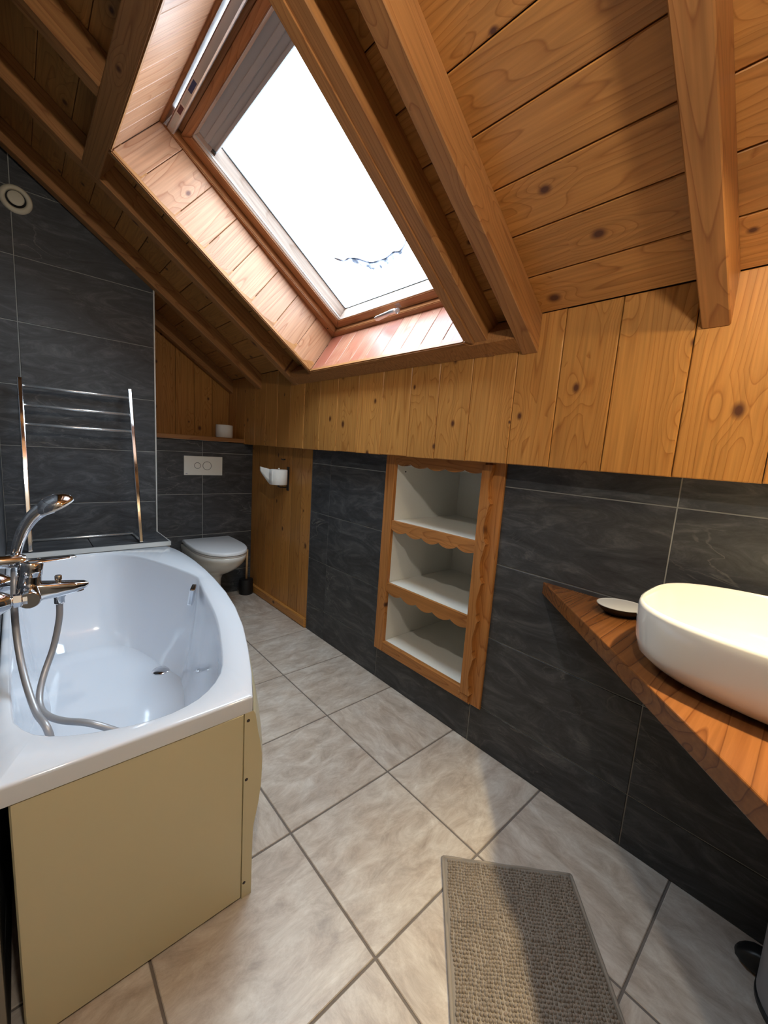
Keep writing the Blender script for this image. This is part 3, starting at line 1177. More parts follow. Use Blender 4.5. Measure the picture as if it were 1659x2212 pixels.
hboard(0.8475 - 0.0, 0.795, 0.016, 5, 0.004, 0.016, 'shelf_edge')
hboard(0.5305 - 0.0, 0.478, 0.016, 5, 0.004, 0.016, 'shelf_edge')
hboard(1.164, 1.118, 0.014, 5, 0.002, 0.016, 'top_rail')
board('stile', sh, 'shelfwood', (0.003, -1.573 - 0.063, 0.167), (0, 0, 1), (0, 1, 0), 0.997, 0.063, 0.020, 0.003)
board('stile', sh, 'shelfwood', (0.003, -2.229, 0.167), (0, 0, 1), (0, 1, 0), 0.997, 0.087, 0.014, 0.003)
board('bottom_rail', sh, 'shelfwood', (0.003, -1.636, 0.167), (0, -1, 0), (0, 0, 1), 0.545, 0.055, 0.020, 0.003)
# wavy overlay board on the right stile: local x up, local y away from the opening
Lo = 0.94
wv = []
nw = 6
for k in range(nw):
    for q in range(16):
        u = q / 16.0
        t = (k + u) / nw
        w_ = 0.034 + 0.011 * (0.5 + 0.5 * math.cos(2 * math.pi * (u - 0.04)))
        if u < 0.10:
            w_ += 0.007 * (1 - abs(u - 0.05) / 0.05)
        elif 0.14 < u < 0.24:
            w_ -= 0.004 * (1 - abs(u - 0.19) / 0.05)
        wv.append((t * Lo, w_))
wv.append((Lo, 0.044))
poly = [(Lo, 0.0), (0.0, 0.0)] + wv
prism('wavy_overlay', sh, 'shelfwood', frame((-0.033, YI0, 0.212), (0, 0, 1), (0, -1, 0)), poly, 0.0225)
boxes('broken_corner', sh, 'shelfwood', [((-0.030, YI0 - 0.040, 0.180), (-0.0115, YI0 + 0.010, 0.209))], bevel=0.002)

# ================================================================== BATH
tubo = thing('bathtub', 'white bow-fronted bathtub with cream panels between the slate walls', 'bathtub', (-1.1, -1.4, 0))
TC = Vector((-1.08, -1.40))
outer = [(-1.419, -0.592), (-1.0, -0.592), (-0.752, -0.592), (-0.728, -0.68), (-0.716, -0.80), (-0.712, -0.95), (-0.716, -1.12), (-0.727, -1.28), (-0.746, -1.46),
         (-0.775, -1.63), (-0.817, -1.80), (-0.868, -1.96), (-0.915, -2.09), (-0.958, -2.192), (-1.1, -2.194), (-1.419, -2.194)]
inner_c = [(-1.20, -0.612), (-1.05, -0.622), (-0.955, -0.70), (-0.880, -0.86), (-0.820, -1.05), (-0.786, -1.20), (-0.797, -1.285), (-0.818, -1.40), (-0.868, -1.684),
           (-0.930, -1.905), (-0.978, -2.035), (-1.045, -2.112), (-1.115, -2.142), (-1.185, -2.142), (-1.27, -2.118), (-1.340, -2.078), (-1.378, -2.02), (-1.392, -1.94), (-1.398, -1.60), (-1.398, -1.2), (-1.396, -0.85), (-1.375, -0.70), (-1.31, -0.628)]
inner = [(p.x, p.y) for p in spline([(x, y, 0) for x, y in inner_c], 6, True)]


def ray_hit(poly, c, a):
    d = Vector((math.cos(a), math.sin(a)))
    best = None
    n = len(poly)
    for i in range(n):
        p, q = Vector(poly[i]), Vector(poly[(i + 1) % n])
        e = q - p
        det = d.x * (-e.y) + e.x * d.y
        if abs(det) < 1e-12:
            continue
        w = p - c
        t = (w.x * (-e.y) + e.x * w.y) / det
        u = (d.x * w.y - d.y * w.x) / det
        if t > 0 and -1e-6 <= u <= 1 + 1e-6:
            if best is None or t < best:
                best = t
    return best


angs = [2 * math.pi * k / 150 for k in range(150)]
for p in (outer[0], outer[2], outer[13], outer[15]):
    angs.append(math.atan2(p[1] - TC.y, p[0] - TC.x) % (2 * math.pi))
angs.sort()
RO_ = [ray_hit(outer, TC, a) for a in angs]
RI_ = [ray_hit(inner, TC, a) for a in angs]


def polar(rs, z):
    return [(TC.x + r * math.cos(a), TC.y + r * math.sin(a), z) for r, a in zip(rs, angs)]


RB_ = []
for r, a in zip(RI_, angs):
    ca, sa = math.cos(a), math.sin(a)
    d = 0.075 + 0.10 * max(0, sa) ** 2 + 0.05 * max(0, -sa) ** 2
    RB_.append(max(0.05, r - d))
rings = [polar([r for r in RO_], 0.527), polar(RO_, 0.560), polar([r - 0.002 for r in RO_], 0.565), polar([r - 0.007 for r in RO_], 0.567),
         polar([r + 0.008 for r in RI_], 0.567), polar([r + 0.002 for r in RI_], 0.564), polar([r - 0.002 for r in RI_], 0.556)]
TZ0 = 0.14
for t, gm in ((0.12, 0.06), (0.3, 0.16), (0.5, 0.30), (0.68, 0.45), (0.8, 0.58), (0.88, 0.70), (0.94, 0.83), (0.98, 0.94)):
    rings.append(polar([ri + (rb_ - ri) * gm - 0.002 for ri, rb_ in zip(RI_, RB_)], 0.556 - (0.556 - TZ0) * t))
rings.append(polar(RB_, TZ0))
for q in (0.8, 0.5, 0.2):
    rings.append(polar([r * q for r in RB_], TZ0 - 0.004 * (1 - q)))
link('shell', loft(rings, False, True, True, 50), 'acrylic', tubo)
# end panel
slab('end_panel', tubo, 'cream', frame((-1.398, -2.176, 0.004), (1, 0, 0), (0, 0, 1)), rect(0, 0, 0.420, 0.523), 0.016, 0.003)
# bowed side panel with a bulging profile, its end flange screwed on
prof = [(0.0, 0.007), (0.113, 0.007), (0.18, 0.008), (0.205, 0.010), (0.235, 0.016), (0.267, 0.022), (0.31, 0.027), (0.357, 0.029), (0.40, 0.027), (0.438, 0.022), (0.465, 0.016), (0.493, 0.012), (0.517, 0.008), (0.528, 0.002)]
side_xy = spline([(x, y, 0) for x, y in outer[2:14]], 4)
rows_ = []
for i, p in enumerate(side_xy):
    d = side_xy[min(i + 1, len(side_xy) - 1)] - side_xy[max(i - 1, 0)]
    nrm = Vector((-d.y, d.x, 0)).normalized()
    if nrm.x < 0:
        nrm = -nrm
    if i >= len(side_xy) - 2:
        nrm = Vector((1, 0, 0))
    rows_.append([(p.x + nrm.x * o, max(p.y, -2.192) + (nrm.y * o if i < len(side_xy) - 2 else 0), z) for z, o in prof])
# flange: turn the corner at the end
fl = [(-0.977, -2.192, z) for z, o in prof]
rows_.append(fl)
rows_.append([(-0.977, -2.176, z) for z, o in prof])
v, f = [], []
m_ = len(prof)
for r in rows_:
    v += r
for i in range(len(rows_) - 1):
    for k in range(m_ - 1):
        f.append((i * m_ + k, (i + 1) * m_ + k, (i + 1) * m_ + k + 1, i * m_ + k + 1))
me = mesh('side_panel', v, f, True)
fix_normals(me)
me.set_sharp_from_angle(angle=math.radians(40))
sdp = link('side_panel', me, 'cream', tubo)
for x, z in ((-0.968, 0.505), (-0.970, 0.345), (-0.971, 0.045)):
    lathe('screw', sdp, 'ironbracket', (x, -2.1915, z), (0, -1, 0), [(0.0042, 0), (0.0042, 0.001), (0.003, 0.0018)], 10)
lathe('drain', tubo, 'chrome', (-0.925, -1.175, TZ0 - 0.003), (0, 0, 1), [(0.036, 0), (0.036, 0.006), (0.033, 0.009), (0.012, 0.011)], 28)
ovm = frame((-0.829, -1.292, 0.522), (0.16, 0.987, 0), (0.30, 0, 0.95))
ov = boxes('overflow', tubo, 'chrome', [((-0.036, -0.036, -0.010), (0.036, 0.036, 0.012))], bevel=0.006, mw=frame((-0.832, -1.305, 0.520), (0.42, 0.90, 0), (0.14, -0.06, 0.99)))

# ================================================================== BATH MIXER
YX = -1.785
fx = thing('bath_mixer', 'chrome lever bath mixer on slate wall over the tub', 'faucet', (XLW, YX, 0.784))
for yy in (-1.710, -1.860):
    wro = lathe('wall_rosette', fx, 'chrome', (XLW + 0.0005, yy, 0.784), (1, 0, 0), [(0.034, 0), (0.033, 0.006), (0.017, 0.034), (0.013, 0.036)], 28)
    lathe('union_nut', wro, 'chrome', (XLW + 0.034, yy, 0.784), (1, 0, 0), [(0.010, 0), (0.010, 0.004), (0.0155, 0.006), (0.0155, 0.020), (0.013, 0.022), (0.013, 0.030)], 6)
tube('mixer_body', fx, 'chrome', [(-1.352, -1.700, 0.782), (-1.352, -1.706, 0.782), (-1.352, -1.862, 0.782), (-1.352, -1.868, 0.782)], [0.018, 0.021, 0.021, 0.018], 24)
cah = lathe('cartridge_housing', fx, 'chrome', (-1.353, YX, 0.782), (0.12, 0, 1), [(0.023, -0.02), (0.024, 0.0), (0.0235, 0.030), (0.0225, 0.036), (0.0225, 0.038), (0.024, 0.040), (0.0235, 0.066), (0.020, 0.071), (0.010, 0.073)], 32)
# lever handle
lv = [roof(0, 0, 0)]
lrings = []
for x, z, hw, ht in ((-1.362, 0.846, 0.016, 0.006), (-1.345, 0.851, 0.018, 0.007), (-1.325, 0.853, 0.017, 0.006), (-1.300, 0.8545, 0.015, 0.0045), (-1.275, 0.8555, 0.013, 0.004), (-1.262, 0.8555, 0.010, 0.0035), (-1.257, 0.855, 0.005, 0.002)):
    lrings.append([(x, YX + hw * math.cos(t), z + ht * math.sin(t)) for t in [2 * math.pi * k / 16 for k in range(16)]])
link('lever', loft(lrings), 'chrome', cah)
srings = []
for x, zt, zb, hw in ((-1.350, 0.800, 0.756, 0.019), (-1.330, 0.799, 0.754, 0.022), (-1.300, 0.795, 0.757, 0.021), (-1.265, 0.791, 0.763, 0.018), (-1.243, 0.788, 0.770, 0.014), (-1.234, 0.785, 0.777, 0.008)):
    zc, hh = (zt + zb) / 2, (zt - zb) / 2
    rg_ = []
    for k in range(20):
        t = 2 * math.pi * k / 20
        c_, s_ = math.cos(t), math.sin(t)
        rg_.append((x, YX + hw * math.copysign(abs(c_) ** 0.45, c_), zc + hh * math.copysign(abs(s_) ** 0.45, s_)))
    srings.append(rg_)
spt = link('spout', loft(srings), 'chrome', fx)
lathe('aerator', spt, 'chrome', (-1.254, YX, 0.772), (0.1, 0, -1), [(0.010, 0), (0.010, 0.008), (0.007, 0.009)], 20)
lathe('diverter_knob', spt, 'chrome', (-1.295, YX, 0.793), (0, 0, 1), [(0.006, 0), (0.006, 0.006), (0.0075, 0.007), (0.0075, 0.016), (0.006, 0.018)], 20)
lathe('hose_connector', spt, 'chrome', (-1.295, YX, 0.762), (0, 0, -1), [(0.014, 0), (0.014, 0.006), (0.011, 0.010), (0.011, 0.024), (0.009, 0.026)], 24)
lathe('shower_holder', fx, 'chrome', (XLW + 0.0005, -1.762, 0.852), (1, 0, 0), [(0.022, 0), (0.022, 0.004), (0.0155, 0.007), (0.0155, 0.060), (0.012, 0.066), (0.004, 0.068)], 28)

# ---- hand shower standing in the holder, with its hose
hs = thing('hand_shower', 'chrome hand shower resting upright in the mixer holder', 'shower head', (-1.372, -1.76, 0.85))
hp = [(-1.376, -1.737, 0.828), (-1.374, -1.737, 0.850), (-1.366, -1.737, 0.890), (-1.354, -1.737, 0.925), (-1.338, -1.737, 0.953), (-1.318, -1.737, 0.972), (-1.300, -1.737, 0.981)]
tube('handle', hs, 'chrome', spline(hp, 4), [0.0085 + 0.011 * (i / 24.0) ** 1.2 for i in range(25)], 16)
hax = Vector((0.47, 0.0, -0.88)).normalized()
hc = Vector((-1.293, -1.737, 0.986))
hsh = lathe('head', hs, 'chrome', hc - hax * 0.022, hax, [(0.004, -0.001), (0.018, 0.001), (0.031, 0.007), (0.039, 0.016), (0.042, 0.024), (0.041, 0.029)], 32)
lathe('spray_face', hsh, 'spray', hc + hax * 0.0065, hax, [(0.041, 0), (0.040, 0.004), (0.030, 0.007)], 32)
hose_px = [(128, 1296, -1.785), (128, 1336, -1.786), (116, 1396, -1.80), (96, 1454, -1.83), (85.6, 1498, -1.865), (88, 1529, -1.90), (104, 1546, -1.94), (137, 1557, -1.98), (217, 1568, -2.045)]
hpts = [PX3(u, v, 'y', y) for u, v, y in hose_px]
hpts[0] = Vector((-1.295, -1.785, 0.742))
b_px = [(107, 1586, -2.02), (79.6, 1541, -1.955), (60, 1488, -1.90), (46, 1433, -1.85), (36, 1372, -1.81), (31, 1312, -1.79), (31, 1255, -1.765)]
bpts = [PX3(u, v, 'y', y) for u, v, y in b_px]
mid = [Vector((-1.14, -2.055, 0.42)), Vector((-1.13, -2.00, 0.26)), Vector((-1.18, -1.93, 0.19)), Vector((-1.26, -1.95, 0.22)), Vector((-1.315, -2.00, 0.36))]
allp = spline(hpts + mid + bpts + [Vector((-1.376, -1.737, 0.829))], 5)
tube('hose', fx, 'hose', allp, 0.0073, 12)

# ================================================================== TOWEL RAIL ON THE LEDGE
tr = thing('towel_rail', 'chrome ladder towel rail leaning on the wall above the bath', 'towel rail', (-1.1, -0.56, 0.592))


def rail_y(z):
    return -0.570 + (z - 0.592) / (1.425 - 0.592) * (0.570 - 0.350)


for xx, zt in ((-1.333, 1.412), (-0.874, 1.425)):
    o_, e_ = Vector((xx, rail_y(0.595), 0.595)), Vector((xx, rail_y(zt), zt))
    ex = (e_ - o_).normalized()
    mw = frame(o_ - Vector((0.0, 0, 0)), ex, (1, 0, 0))
    boxes('post', tr, 'chrome', [((0, -0.0100, -0.006), ((e_ - o_).length, 0.0100, 0.006))], bevel=0.004, mw=mw)
    tube('foot', tr, 'steel', [(xx, rail_y(0.6), 0.600), (xx, -0.345, 0.600)], 0.0055, 10)
for z in (1.374, 1.2815, 1.190):
    tube('bar', tr, 'steel', [(-1.333, rail_y(z) + 0.004, z), (-0.874, rail_y(z) + 0.004, z)], 0.0078, 14)
tube('bar', tr, 'steel', [(-1.333, -0.345, 0.600), (-0.874, -0.345, 0.600)], 0.0072, 14)

# ---- round vent
ve = thing('air_vent', 'round cream air valve high on the slate bath wall', 'vent', (-1.307, YW, 2.228))
lathe('gap_shade_disc', ve, 'flat_black', (-1.307, YW - 0.001, 2.228), (0, -1, 0), [(0.050, 0), (0.050, 0.002)], 32)  # black disc painting the shade between ring and valve disc
vp = [(0.061, 0.0), (0.060, 0.006), (0.054, 0.012), (0.044, 0.013), (0.038, 0.008), (0.037, 0.0)]
v, f = [], []
for rr, hh in vp:
    for k in range(48):
        t = 2 * math.pi * k / 48
        v.append((-1.307 + rr * math.cos(t), YW - 0.001 - hh, 2.228 + rr * math.sin(t)))
for i in range(len(vp) - 1):
    for k in range(48):
        k2 = (k + 1) % 48
        f.append((i * 48 + k, i * 48 + k2, (i + 1) * 48 + k2, (i + 1) * 48 + k))
me = mesh('ring', v, f, True)
fix_normals(me)
link('ring', me, 'vent', ve)
lathe('valve_disc', ve, 'vent', (-1.307, YW - 0.004, 2.228), (0, -1, 0), [(0.010, 0), (0.010, 0.008), (0.029, 0.010), (0.031, 0.014), (0.028, 0.018), (0.012, 0.020)], 36)

# ================================================================== TOILET
TX = -0.350
wc = thing('toilet', 'white wall-hung toilet with closed lid in the slate corner', 'toilet', (TX, 0, 0.05))


def dring(hw, fr, bk, z, cx=TX, n=48, str_=0.42, p=2.2):
    """D shaped outline: straight back, rounded front"""
    ym = bk + (fr - bk) * str_
    pts = []
    for k in range(n):
        t = math.pi * k / (n - 1)
        c_, s_ = math.cos(t), math.sin(t)
        pts.append((cx + hw * math.copysign(abs(c_) ** (2 / p), c_), ym + (fr - ym) * abs(s_) ** (2 / p), z))
    pts.append((cx - hw, bk + (ym - bk) * 0.5, z))
    pts.append((cx - hw * 0.97, bk, z))
    pts.append((cx + hw * 0.97, bk, z))
    pts.append((cx + hw, bk + (ym - bk) * 0.5, z))
    return pts


br = [dring(0.060, -0.20, -0.003, 0.085), dring(0.066, -0.225, -0.003, 0.11), dring(0.068, -0.235, -0.003, 0.20), dring(0.075, -0.26, -0.003, 0.232), dring(0.100, -0.315, -0.003, 0.258),
      dring(0.128, -0.385, -0.003, 0.290), dring(0.150, -0.445, -0.003, 0.325), dring(0.164, -0.490, -0.003, 0.362), dring(0.172, -0.517, -0.003, 0.395), dring(0.174, -0.525, -0.003, 0.420), dring(0.170, -0.520, -0.003, 0.427)]
link('bowl', loft(br, True, True, True, 55), 'ceramic', wc)
link('seat', loft([dring(0.166, -0.522, -0.045, 0.427), dring(0.168, -0.525, -0.043, 0.430), dring(0.168, -0.525, -0.043, 0.436), dring(0.165, -0.521, -0.045, 0.438)], True, True, True, 60), 'lid', wc)
wld = link('lid', loft([dring(0.166, -0.524, -0.030, 0.441), dring(0.172, -0.532, -0.026, 0.444), dring(0.172, -0.532, -0.026, 0.456), dring(0.169, -0.528, -0.028, 0.462), dring(0.160, -0.515, -0.036, 0.4655)], True, True, True, 60), 'lid', wc)
for xx in (TX - 0.10, TX + 0.10):
    lathe('hinge', wld, 'lid', (xx - 0.02, -0.022, 0.445), (1, 0, 0), [(0.010, 0), (0.010, 0.04)], 14)

# ---- flush plate
fp = thing('flush_plate', 'ivory two-button flush plate on the slate wall over the toilet', 'flush plate', (-0.365, 0, 0.92))
fpp = boxes('plate', fp, 'plate', [((-0.497, -0.010, 0.920), (-0.232, -0.0003, 1.055))], bevel=0.0025)
for cx_, r_ in ((-0.407, 0.0205), (-0.341, 0.029)):
    lathe('button_gap', fpp, 'flat_black', (cx_, -0.0098, 0.9885), (0, -1, 0), [(r_ + 0.0016, 0), (r_ + 0.0016, 0.0006)], 36)
    lathe('button', fpp, 'plate', (cx_, -0.0100, 0.9885), (0, -1, 0), [(r_ - 0.0012, 0), (r_ - 0.0012, 0.0012), (r_ - 0.003, 0.0018)], 36)
boxes('maker_mark', fpp, 'labelblue', [((-0.487, -0.01035, 0.9275), (-0.474, -0.0100, 0.9305))])

# ---- toilet brush
tbz = thing('toilet_brush', 'black toilet brush pot with wooden stick handle in the corner', 'toilet brush', (-0.063, -0.085, 0))
lathe('pot', tbz, 'black', (-0.066, -0.083, 0.0005), (0, 0, 1), [(0.048, 0), (0.052, 0.004), (0.052, 0.112), (0.050, 0.118), (0.014, 0.120)], 32)
tube('stick', tbz, 'bamboo', [(-0.063, -0.080, 0.11), (-0.060, -0.080, 0.353)], [0.0085, 0.0080], 14)


def roll(name, label, c, r, h, core=0.02):
    o = thing(name, label, 'toilet paper', (c[0], c[1], c[2]), None)
    prof_ = [(core, 0.0), (r - 0.003, 0.0), (r, 0.003), (r + 0.0006, h * 0.5), (r, h - 0.003), (r - 0.003, h), (core, h)]
    v, f = [], []
    seg = 40
    for rr, hh in prof_:
        for k in range(seg):
            t = 2 * math.pi * k / seg
            v.append((c[0] + rr * math.cos(t), c[1] + rr * math.sin(t), c[2] + hh))
    for i in range(len(prof_)):
        i2 = (i + 1) % len(prof_)
        for k in range(seg):
            k2 = (k + 1) % seg
            f.append((i * seg + k, i * seg + k2, i2 * seg + k2, i2 * seg + k))
    me = mesh('paper', v, f, True)
    fix_normals(me)
    me.set_sharp_from_angle(angle=math.radians(50))
    link('paper', me, 'paper', o)
    v, f = [], []
    for rr, hh in ((core, 0.001), (core, h - 0.001), (core - 0.0015, h - 0.001), (core - 0.0015, 0.001)):
        for k in range(24):
            t = 2 * math.pi * k / 24
            v.append((c[0] + rr * math.cos(t), c[1] + rr * math.sin(t), c[2] + hh))
    for i in range(4):
        i2 = (i + 1) % 4
        for k in range(24):
            k2 = (k + 1) % 24
            f.append((i * 24 + k, i * 24 + k2, i2 * 24 + k2, i2 * 24 + k))
    me = mesh('core', v, f, True)
    fix_normals(me)
    link('core', me, 'card', o)
    return o


roll('toilet_roll', 'fresh white toilet roll standing on the pine ledge over the toilet', (-0.185, 0.085, 1.1995), 0.060, 0.093)
# roll on an upright spindle screwed to the pine door
RC = Vector((-0.073, -0.583, 0.912))
hr = roll('toilet_roll', 'white toilet roll with a loose sheet, held on the low pine boards beside the toilet', RC, 0.056, 0.100)
# loose sheet: wraps the front of the roll, then stands off it towards the toilet wall
shv, shf = [], []
sil = math.atan2(0.46, -0.89)
for i in range(14):
    t = i / 13.0
    if t < 0.45:
        a0 = sil + 0.9 * (0.45 - t) / 0.45
        px, py = RC.x + 0.0575 * math.cos(a0), RC.y + 0.0575 * math.sin(a0)
        z0 = RC.z + 0.0015
        z1 = RC.z + 0.0995
    else:
        q_ = (t - 0.45) / 0.55
        px = RC.x + 0.0575 * math.cos(sil) - 0.040 * q_
        py = RC.y + 0.0575 * math.sin(sil) + 0.062 * q_
        z0 = RC.z + 0.0015 + 0.082 * q_ ** 1.1
        z1 = RC.z + 0.0995 + 0.012 * q_
    for q in range(4):
        u = q / 3.0
        shv.append((px, py, z0 + (z1 - z0) * u))
for i in range(13):
    for q in range(3):
        shf.append((i * 4 + q, (i + 1) * 4 + q, (i + 1) * 4 + q + 1, i * 4 + q + 1))
sm_ = mesh('loose_sheet', shv, shf, True)
so = link('loose_sheet', sm_, 'paper', hr)
md = so.modifiers.new('thick', 'SOLIDIFY')
md.thickness = 0.0006
rh = thing('toilet_roll_holder', 'dark iron roll holder plate and spindle on the low pine boards', 'roll holder', (0.0, -0.56, 0.87))
boxes('wall_plate', rh, 'ironbracket', [((-0.002, -0.590, 0.870), (0.0018, -0.560, 1.031))], bevel=0.0012)
tube('arm', rh, 'ironbracket', [(0.0, -0.580, 0.895), (-0.030, -0.582, 0.893), (-0.060, -0.583, 0.894), (-0.073, -0.583, 0.900)], 0.0045, 10)
tube('spindle', rh, 'ironbracket', [(-0.073, -0.583, 0.897), (-0.073, -0.583, 1.012)], 0.005, 10)
lathe('spindle_tip', rh, 'plate', (-0.073, -0.583, 1.011), (0, 0, 1), [(0.006, 0), (0.007, 0.005), (0.004, 0.010), (0.001, 0.011)], 14)
tube('door_hook', wr, 'ironbracket', [(0.001, -0.528, 1.078), (-0.018, -0.520, 1.076), (-0.022, -0.513, 1.081)], [0.004, 0.0035, 0.003], 8)

# ================================================================== COUNTER, BASIN, DISH
CZ = 0.762
ct = prism('corner_counter', None, 'counter', frame((0, -2.42, CZ - 0.044), (-1, 0, 0), (0, -1, 0)),
           [(0, 0), (1.165, 1.13), (0, 1.13)], 0.044)
# triangle corner: tip at the wall, far end at the front wall
ctb = ct.modifiers.new('edge', 'BEVEL')
ctb.width = 0.003
ctb.segments = 2
tag(ct, 'brown stained triangular wooden counter fixed across the slate corner', 'counter')

bs = thing('vessel_basin', 'white ceramic vessel basin with rounded oblong rim on the brown counter', 'basin', (-0.268, -3.13, CZ))


def sring(ax, ay, z, n=72, p=3.0):
    pts = []
    for k in range(n):
        t = 2 * math.pi * k / n
        c_, s_ = math.cos(t), math.sin(t)
        pts.append((-0.268 + ax * math.copysign(abs(c_) ** (2 / p), c_), -3.13 + ay * math.copysign(abs(s_) ** (2 / p), s_), z))
    return pts


BZ = CZ + 0.0005
rg2 = [sring(0.165, 0.270, BZ, p=2.6), sring(0.178, 0.284, BZ + 0.003, p=2.6), sring(0.200, 0.306, BZ + 0.016, p=2.8), sring(0.213, 0.321, BZ + 0.034), sring(0.219, 0.328, BZ + 0.060), sring(0.222, 0.331, BZ + 0.100), sring(0.222, 0.331, BZ + 0.128),
       sring(0.220, 0.329, BZ + 0.136), sring(0.216, 0.325, BZ + 0.138), sring(0.212, 0.321, BZ + 0.135), sring(0.209, 0.318, BZ + 0.125), sring(0.202, 0.311, BZ + 0.09), sring(0.190, 0.298, BZ + 0.055), sring(0.168, 0.272, BZ + 0.03, p=2.7), sring(0.120, 0.20, BZ + 0.018, p=2.4), sring(0.03, 0.04, BZ + 0.013, p=2.0)]
link('bowl', loft(rg2, True, True, True, 60), 'ceramic', bs)
lathe('waste', bs, 'chrome', (-0.268, -3.13, BZ + 0.0125), (0, 0, 1), [(0.032, 0), (0.031, 0.003), (0.012, 0.005)], 24)

ds = thing('soap_dish', 'shallow oval dish, white inside and black outside, beside the basin', 'dish', (-0.085, -2.705, CZ))


def oring(a, b, z, n=40):
    ca, sa = math.cos(-0.75), math.sin(-0.75)
    out = []
    for k in range(n):
        t = 2 * math.pi * k / n
        x, y = a * math.cos(t), b * math.sin(t)
        out.append((-0.095 + x * ca - y * sa, -2.700 + x * sa + y * ca, z))
    return out


link('dish_shell', loft([oring(0.030, 0.024, CZ + 0.0005), oring(0.045, 0.036, CZ + 0.005), oring(0.060, 0.050, CZ + 0.018), oring(0.066, 0.055, CZ + 0.027), oring(0.065, 0.054, CZ + 0.0275), oring(0.058, 0.048, CZ + 0.019)], True, True), 'black', ds)
link('glazed_inside', loft([oring(0.0655, 0.0545, CZ + 0.0272), oring(0.0655, 0.0545, CZ + 0.0282), oring(0.0635, 0.0525, CZ + 0.0278), oring(0.056, 0.046, CZ + 0.0225), oring(0.035, 0.028, CZ + 0.0195)], True, True), 'ceramic', ds)

# ================================================================== BATH MAT
mt = thing('bath_mat', 'taupe chenille bath mat lying askew on the beige floor tiles', 'bath mat', (-0.56, -2.80, 0))
A0 = Vector((-0.478, -2.452, 0))
e1 = Vector((0.687, -0.727, 0)).normalized()
e2 = Vector((-0.727, -0.687, 0)).normalized()
MWd, ML = 0.366, 0.60
mbase = []
nu, nv = 18, 30
rm = random.Random(5)


def matz(u, v):
    """gentle ripples in the cloth"""
    return 0.0035 + 0.0016 * math.sin(v * 23 + u * 4) * math.sin(u * 5 + 1) + 0.003 * math.exp(-((v - 0.27 - 0.06 * u) / 0.012) ** 2) * min(1, 2.5 * (1 - u))


vv, ff = [], []
for j in range(nv + 1):
    for i in range(nu + 1):
        u, v_ = i / nu, j / nv
        p = A0 + e1 * (MWd * u) + e2 * (ML * v_)
        vv.append((p.x, p.y, 0.006 + matz(u, v_)))
k0 = len(vv)
for j in range(nv + 1):
    for i in range(nu + 1):
        p = A0 + e1 * (MWd * i / nu) + e2 * (ML * j / nv)
        vv.append((p.x, p.y, 0.0005))
for j in range(nv):
    for i in range(nu):
        a = j * (nu + 1) + i
        ff.append((a, a + 1, a + nu + 2, a + nu + 1))
        ff.append((k0 + a, k0 + a + nu + 1, k0 + a + nu + 2, k0 + a + 1))
for i in range(nu):
    ff.append((i, k0 + i, k0 + i + 1, i + 1))
    a = nv * (nu + 1) + i
    ff.append((a, a + 1, k0 + a + 1, k0 + a))
for j in range(nv):
    a = j * (nu + 1)
    ff.append((a, a + nu + 1, k0 + a + nu + 1, k0 + a))
    a = j * (nu + 1) + nu
    ff.append((a, k0 + a, k0 + a + nu + 1, a + nu + 1))
me = mesh('cloth', vv, ff, True)
fix_normals(me)
link('cloth', me, 'mathem', mt)
# chenille bobbles
vv, ff = [], []
NU, NV = 44, 74
for j in range(NV):
    for i in range(NU):
        u = (i + 0.5) / NU
        v_ = (j + 0.5) / NV
        if u < 0.022 or v_ < 0.014 or u > 0.985:
            continue
        wob = 0.0016 * math.sin(v_ * 30 + u * 9) + 0.0010 * math.sin(u * 40 + v_ * 13)
        p = A0 + e1 * (MWd * u + wob + rm.uniform(-.0006, .0006)) + e2 * (ML * v_ + 0.7 * wob + rm.uniform(-.0006, .0006))
        zb = 0.006 + matz(u, v_)
        r = 0.0040 * rm.uniform(0.86, 1.08)
        h = 0.0065 * rm.uniform(0.75, 1.15)
        k = len(vv)
        tx, ty = rm.uniform(-.0012, .0012), rm.uniform(-.0012, .0012)
        for q in range(6):
            t = q * math.pi / 3
            vv.append((p.x + r * math.cos(t), p.y + r * math.sin(t), zb - 0.001))
        for q in range(6):
            t = q * math.pi / 3
            vv.append((p.x + tx + r * 0.86 * math.cos(t), p.y + ty + r * 0.86 * math.sin(t), zb + h * 0.66))
        vv.append((p.x + tx, p.y + ty, zb + h))
        for q in range(6):
            q2 = (q + 1) % 6
            ff.append((k + q, k + q2, k + 6 + q2, k + 6 + q))
            ff.append((k + 6 + q, k + 6 + q2, k + 12))
pile = link('chenille_pile', mesh('chenille_pile', vv, ff, True), 'mat', mt, None, 'stuff')
hem = [A0 + e1 * 0.002 + e2 * 0.002, A0 + e1 * (MWd - 0.002) + e2 * 0.002]
for a, b in ((A0, A0 + e1 * MWd), (A0, A0 + e2 * ML), (A0 + e1 * MWd, A0 + e1 * MWd + e2 * ML)):
    pts = [a + (b - a) * (i / 20.0) + Vector((0, 0, 0.0062 + 0.001 * math.sin(i * 1.1))) for i in range(21)]
    tube('hem', mt, 'mathem', pts, 0.005, 8)

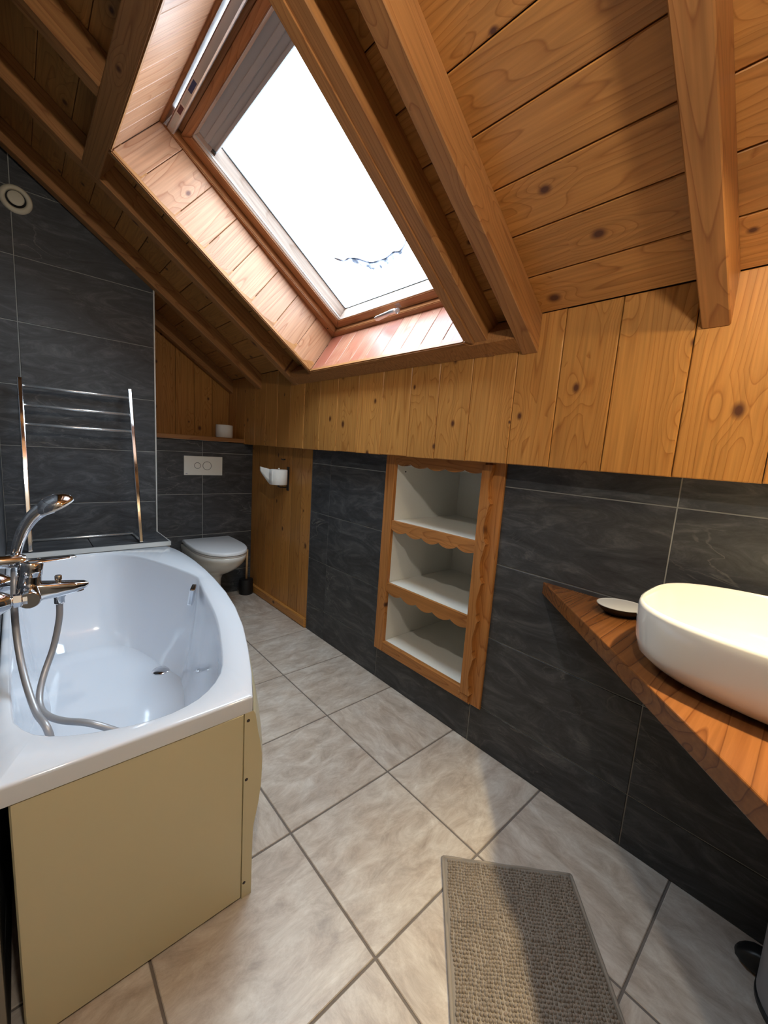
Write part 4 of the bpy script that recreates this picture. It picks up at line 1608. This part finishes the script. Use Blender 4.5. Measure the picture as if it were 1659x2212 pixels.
# ================================================================== PEDAL BIN
pb = thing('pedal_bin', 'grey pedal bin with black base and pedal under the counter', 'bin', (-0.13, -3.22, 0))
BX, BY = -0.128, -3.215
lathe('base_ring', pb, 'black', (BX, BY, 0.0005), (0, 0, 1), [(0.108, 0), (0.110, 0.003), (0.110, 0.012), (0.107, 0.015)], 48)
lathe('body', pb, 'bin', (BX, BY, 0.0150), (0, 0, 1), [(0.106, 0), (0.108, 0.004), (0.112, 0.22), (0.111, 0.232)], 48)
lathe('lid', pb, 'bin', (BX, BY, 0.2475), (0, 0, 1), [(0.112, 0), (0.113, 0.008), (0.104, 0.024), (0.07, 0.038), (0.02, 0.044)], 48)
pdm = frame((BX + 0.040, BY + 0.105, 0.0005), (0.30, 0.95, 0), (-0.95, 0.30, 0))
prs = []
for x, hw, z0, z1 in ((-0.010, 0.020, 0.0, 0.060), (0.006, 0.026, 0.0, 0.058), (0.026, 0.028, 0.004, 0.046), (0.040, 0.024, 0.008, 0.032), (0.047, 0.012, 0.012, 0.024)):
    prs.append([pdm @ Vector((x, hw * math.copysign(abs(math.cos(t)) ** 0.6, math.cos(t)), (z0 + z1) / 2 + (z1 - z0) / 2 * math.copysign(abs(math.sin(t)) ** 0.6, math.sin(t)))) for t in [2 * math.pi * k / 20 for k in range(20)]])
link('pedal', loft(prs), 'black', pb)

# ================================================================== LAMPS (above and behind the camera)
def lamp(name, label, p, r, col, strength, shade):
    o = thing(name, label, 'lamp', (p[0], p[1], p[2]))
    zc = zroof(p[0]) - 0.002
    tube('cord', o, 'black', [(p[0], p[1], zc), (p[0], p[1], p[2] + r + 0.045)], 0.003, 8)
    lathe('canopy', o, 'brass', (p[0], p[1], zc - 0.02), (0, 0, 1), [(0.03, -0.004), (0.04, 0.0), (0.042, 0.02)], 24)
    sk = lathe('socket', o, 'brass', (p[0], p[1], p[2] + r * 0.8), (0, 0, 1), [(0.018, 0), (0.02, 0.01), (0.02, 0.045), (0.01, 0.055)], 20)
    if shade:
        pr = [(0.020, 0.050), (0.040, 0.044), (0.058, 0.020), (0.064, -0.020), (0.062, -0.020), (0.056, 0.019), (0.039, 0.042), (0.020, 0.048)]
        v, f = [], []
        for rr, hh in pr:
            for k in range(32):
                t = 2 * math.pi * k / 32
                v.append((p[0] + rr * math.cos(t), p[1] + rr * math.sin(t), p[2] + hh))
        for i in range(len(pr)):
            i2 = (i + 1) % len(pr)
            for k in range(32):
                k2 = (k + 1) % 32
                f.append((i * 32 + k, i * 32 + k2, i2 * 32 + k2, i2 * 32 + k))
        me = mesh('shade', v, f, True)
        fix_normals(me)
        link('shade', me, 'brass', o)
    bm = bmesh.new()
    bmesh.ops.create_uvsphere(bm, u_segments=20, v_segments=12, radius=r)
    me = bpy.data.meshes.new('bulb')
    bm.to_mesh(me)
    bm.free()
    for pp in me.polygons:
        pp.use_smooth = True
    link('bulb', me, emit(name + '_glow', col, strength), sk, Matrix.Translation(p))
    return o


lamp('pendant_lamp', 'bare warm bulb hanging on a cord from the sloping ceiling', (-1.30, -3.03, 2.12), 0.030, (1.0, 0.92, 0.79), 760, False)
lamp('basin_lamp', 'shaded downlight hanging over the basin counter', (-0.45, -3.103, 1.76), 0.024, (1.0, 0.80, 0.46), 420, True)

# the downlight's reflector beam
sp_ = bpy.data.lights.new('basin_lamp_beam', 'SPOT')
sp_.energy = 88
sp_.color = (1.0, 0.82, 0.50)
sp_.spot_size = math.radians(66)
sp_.spot_blend = 1.0
sp_.shadow_soft_size = 0.02
spo = bpy.data.objects.new('beam', sp_)
COL.objects.link(spo)
spo.location = (-0.45, -3.103, 1.728)
spo.name = 'basin_lamp_beam'
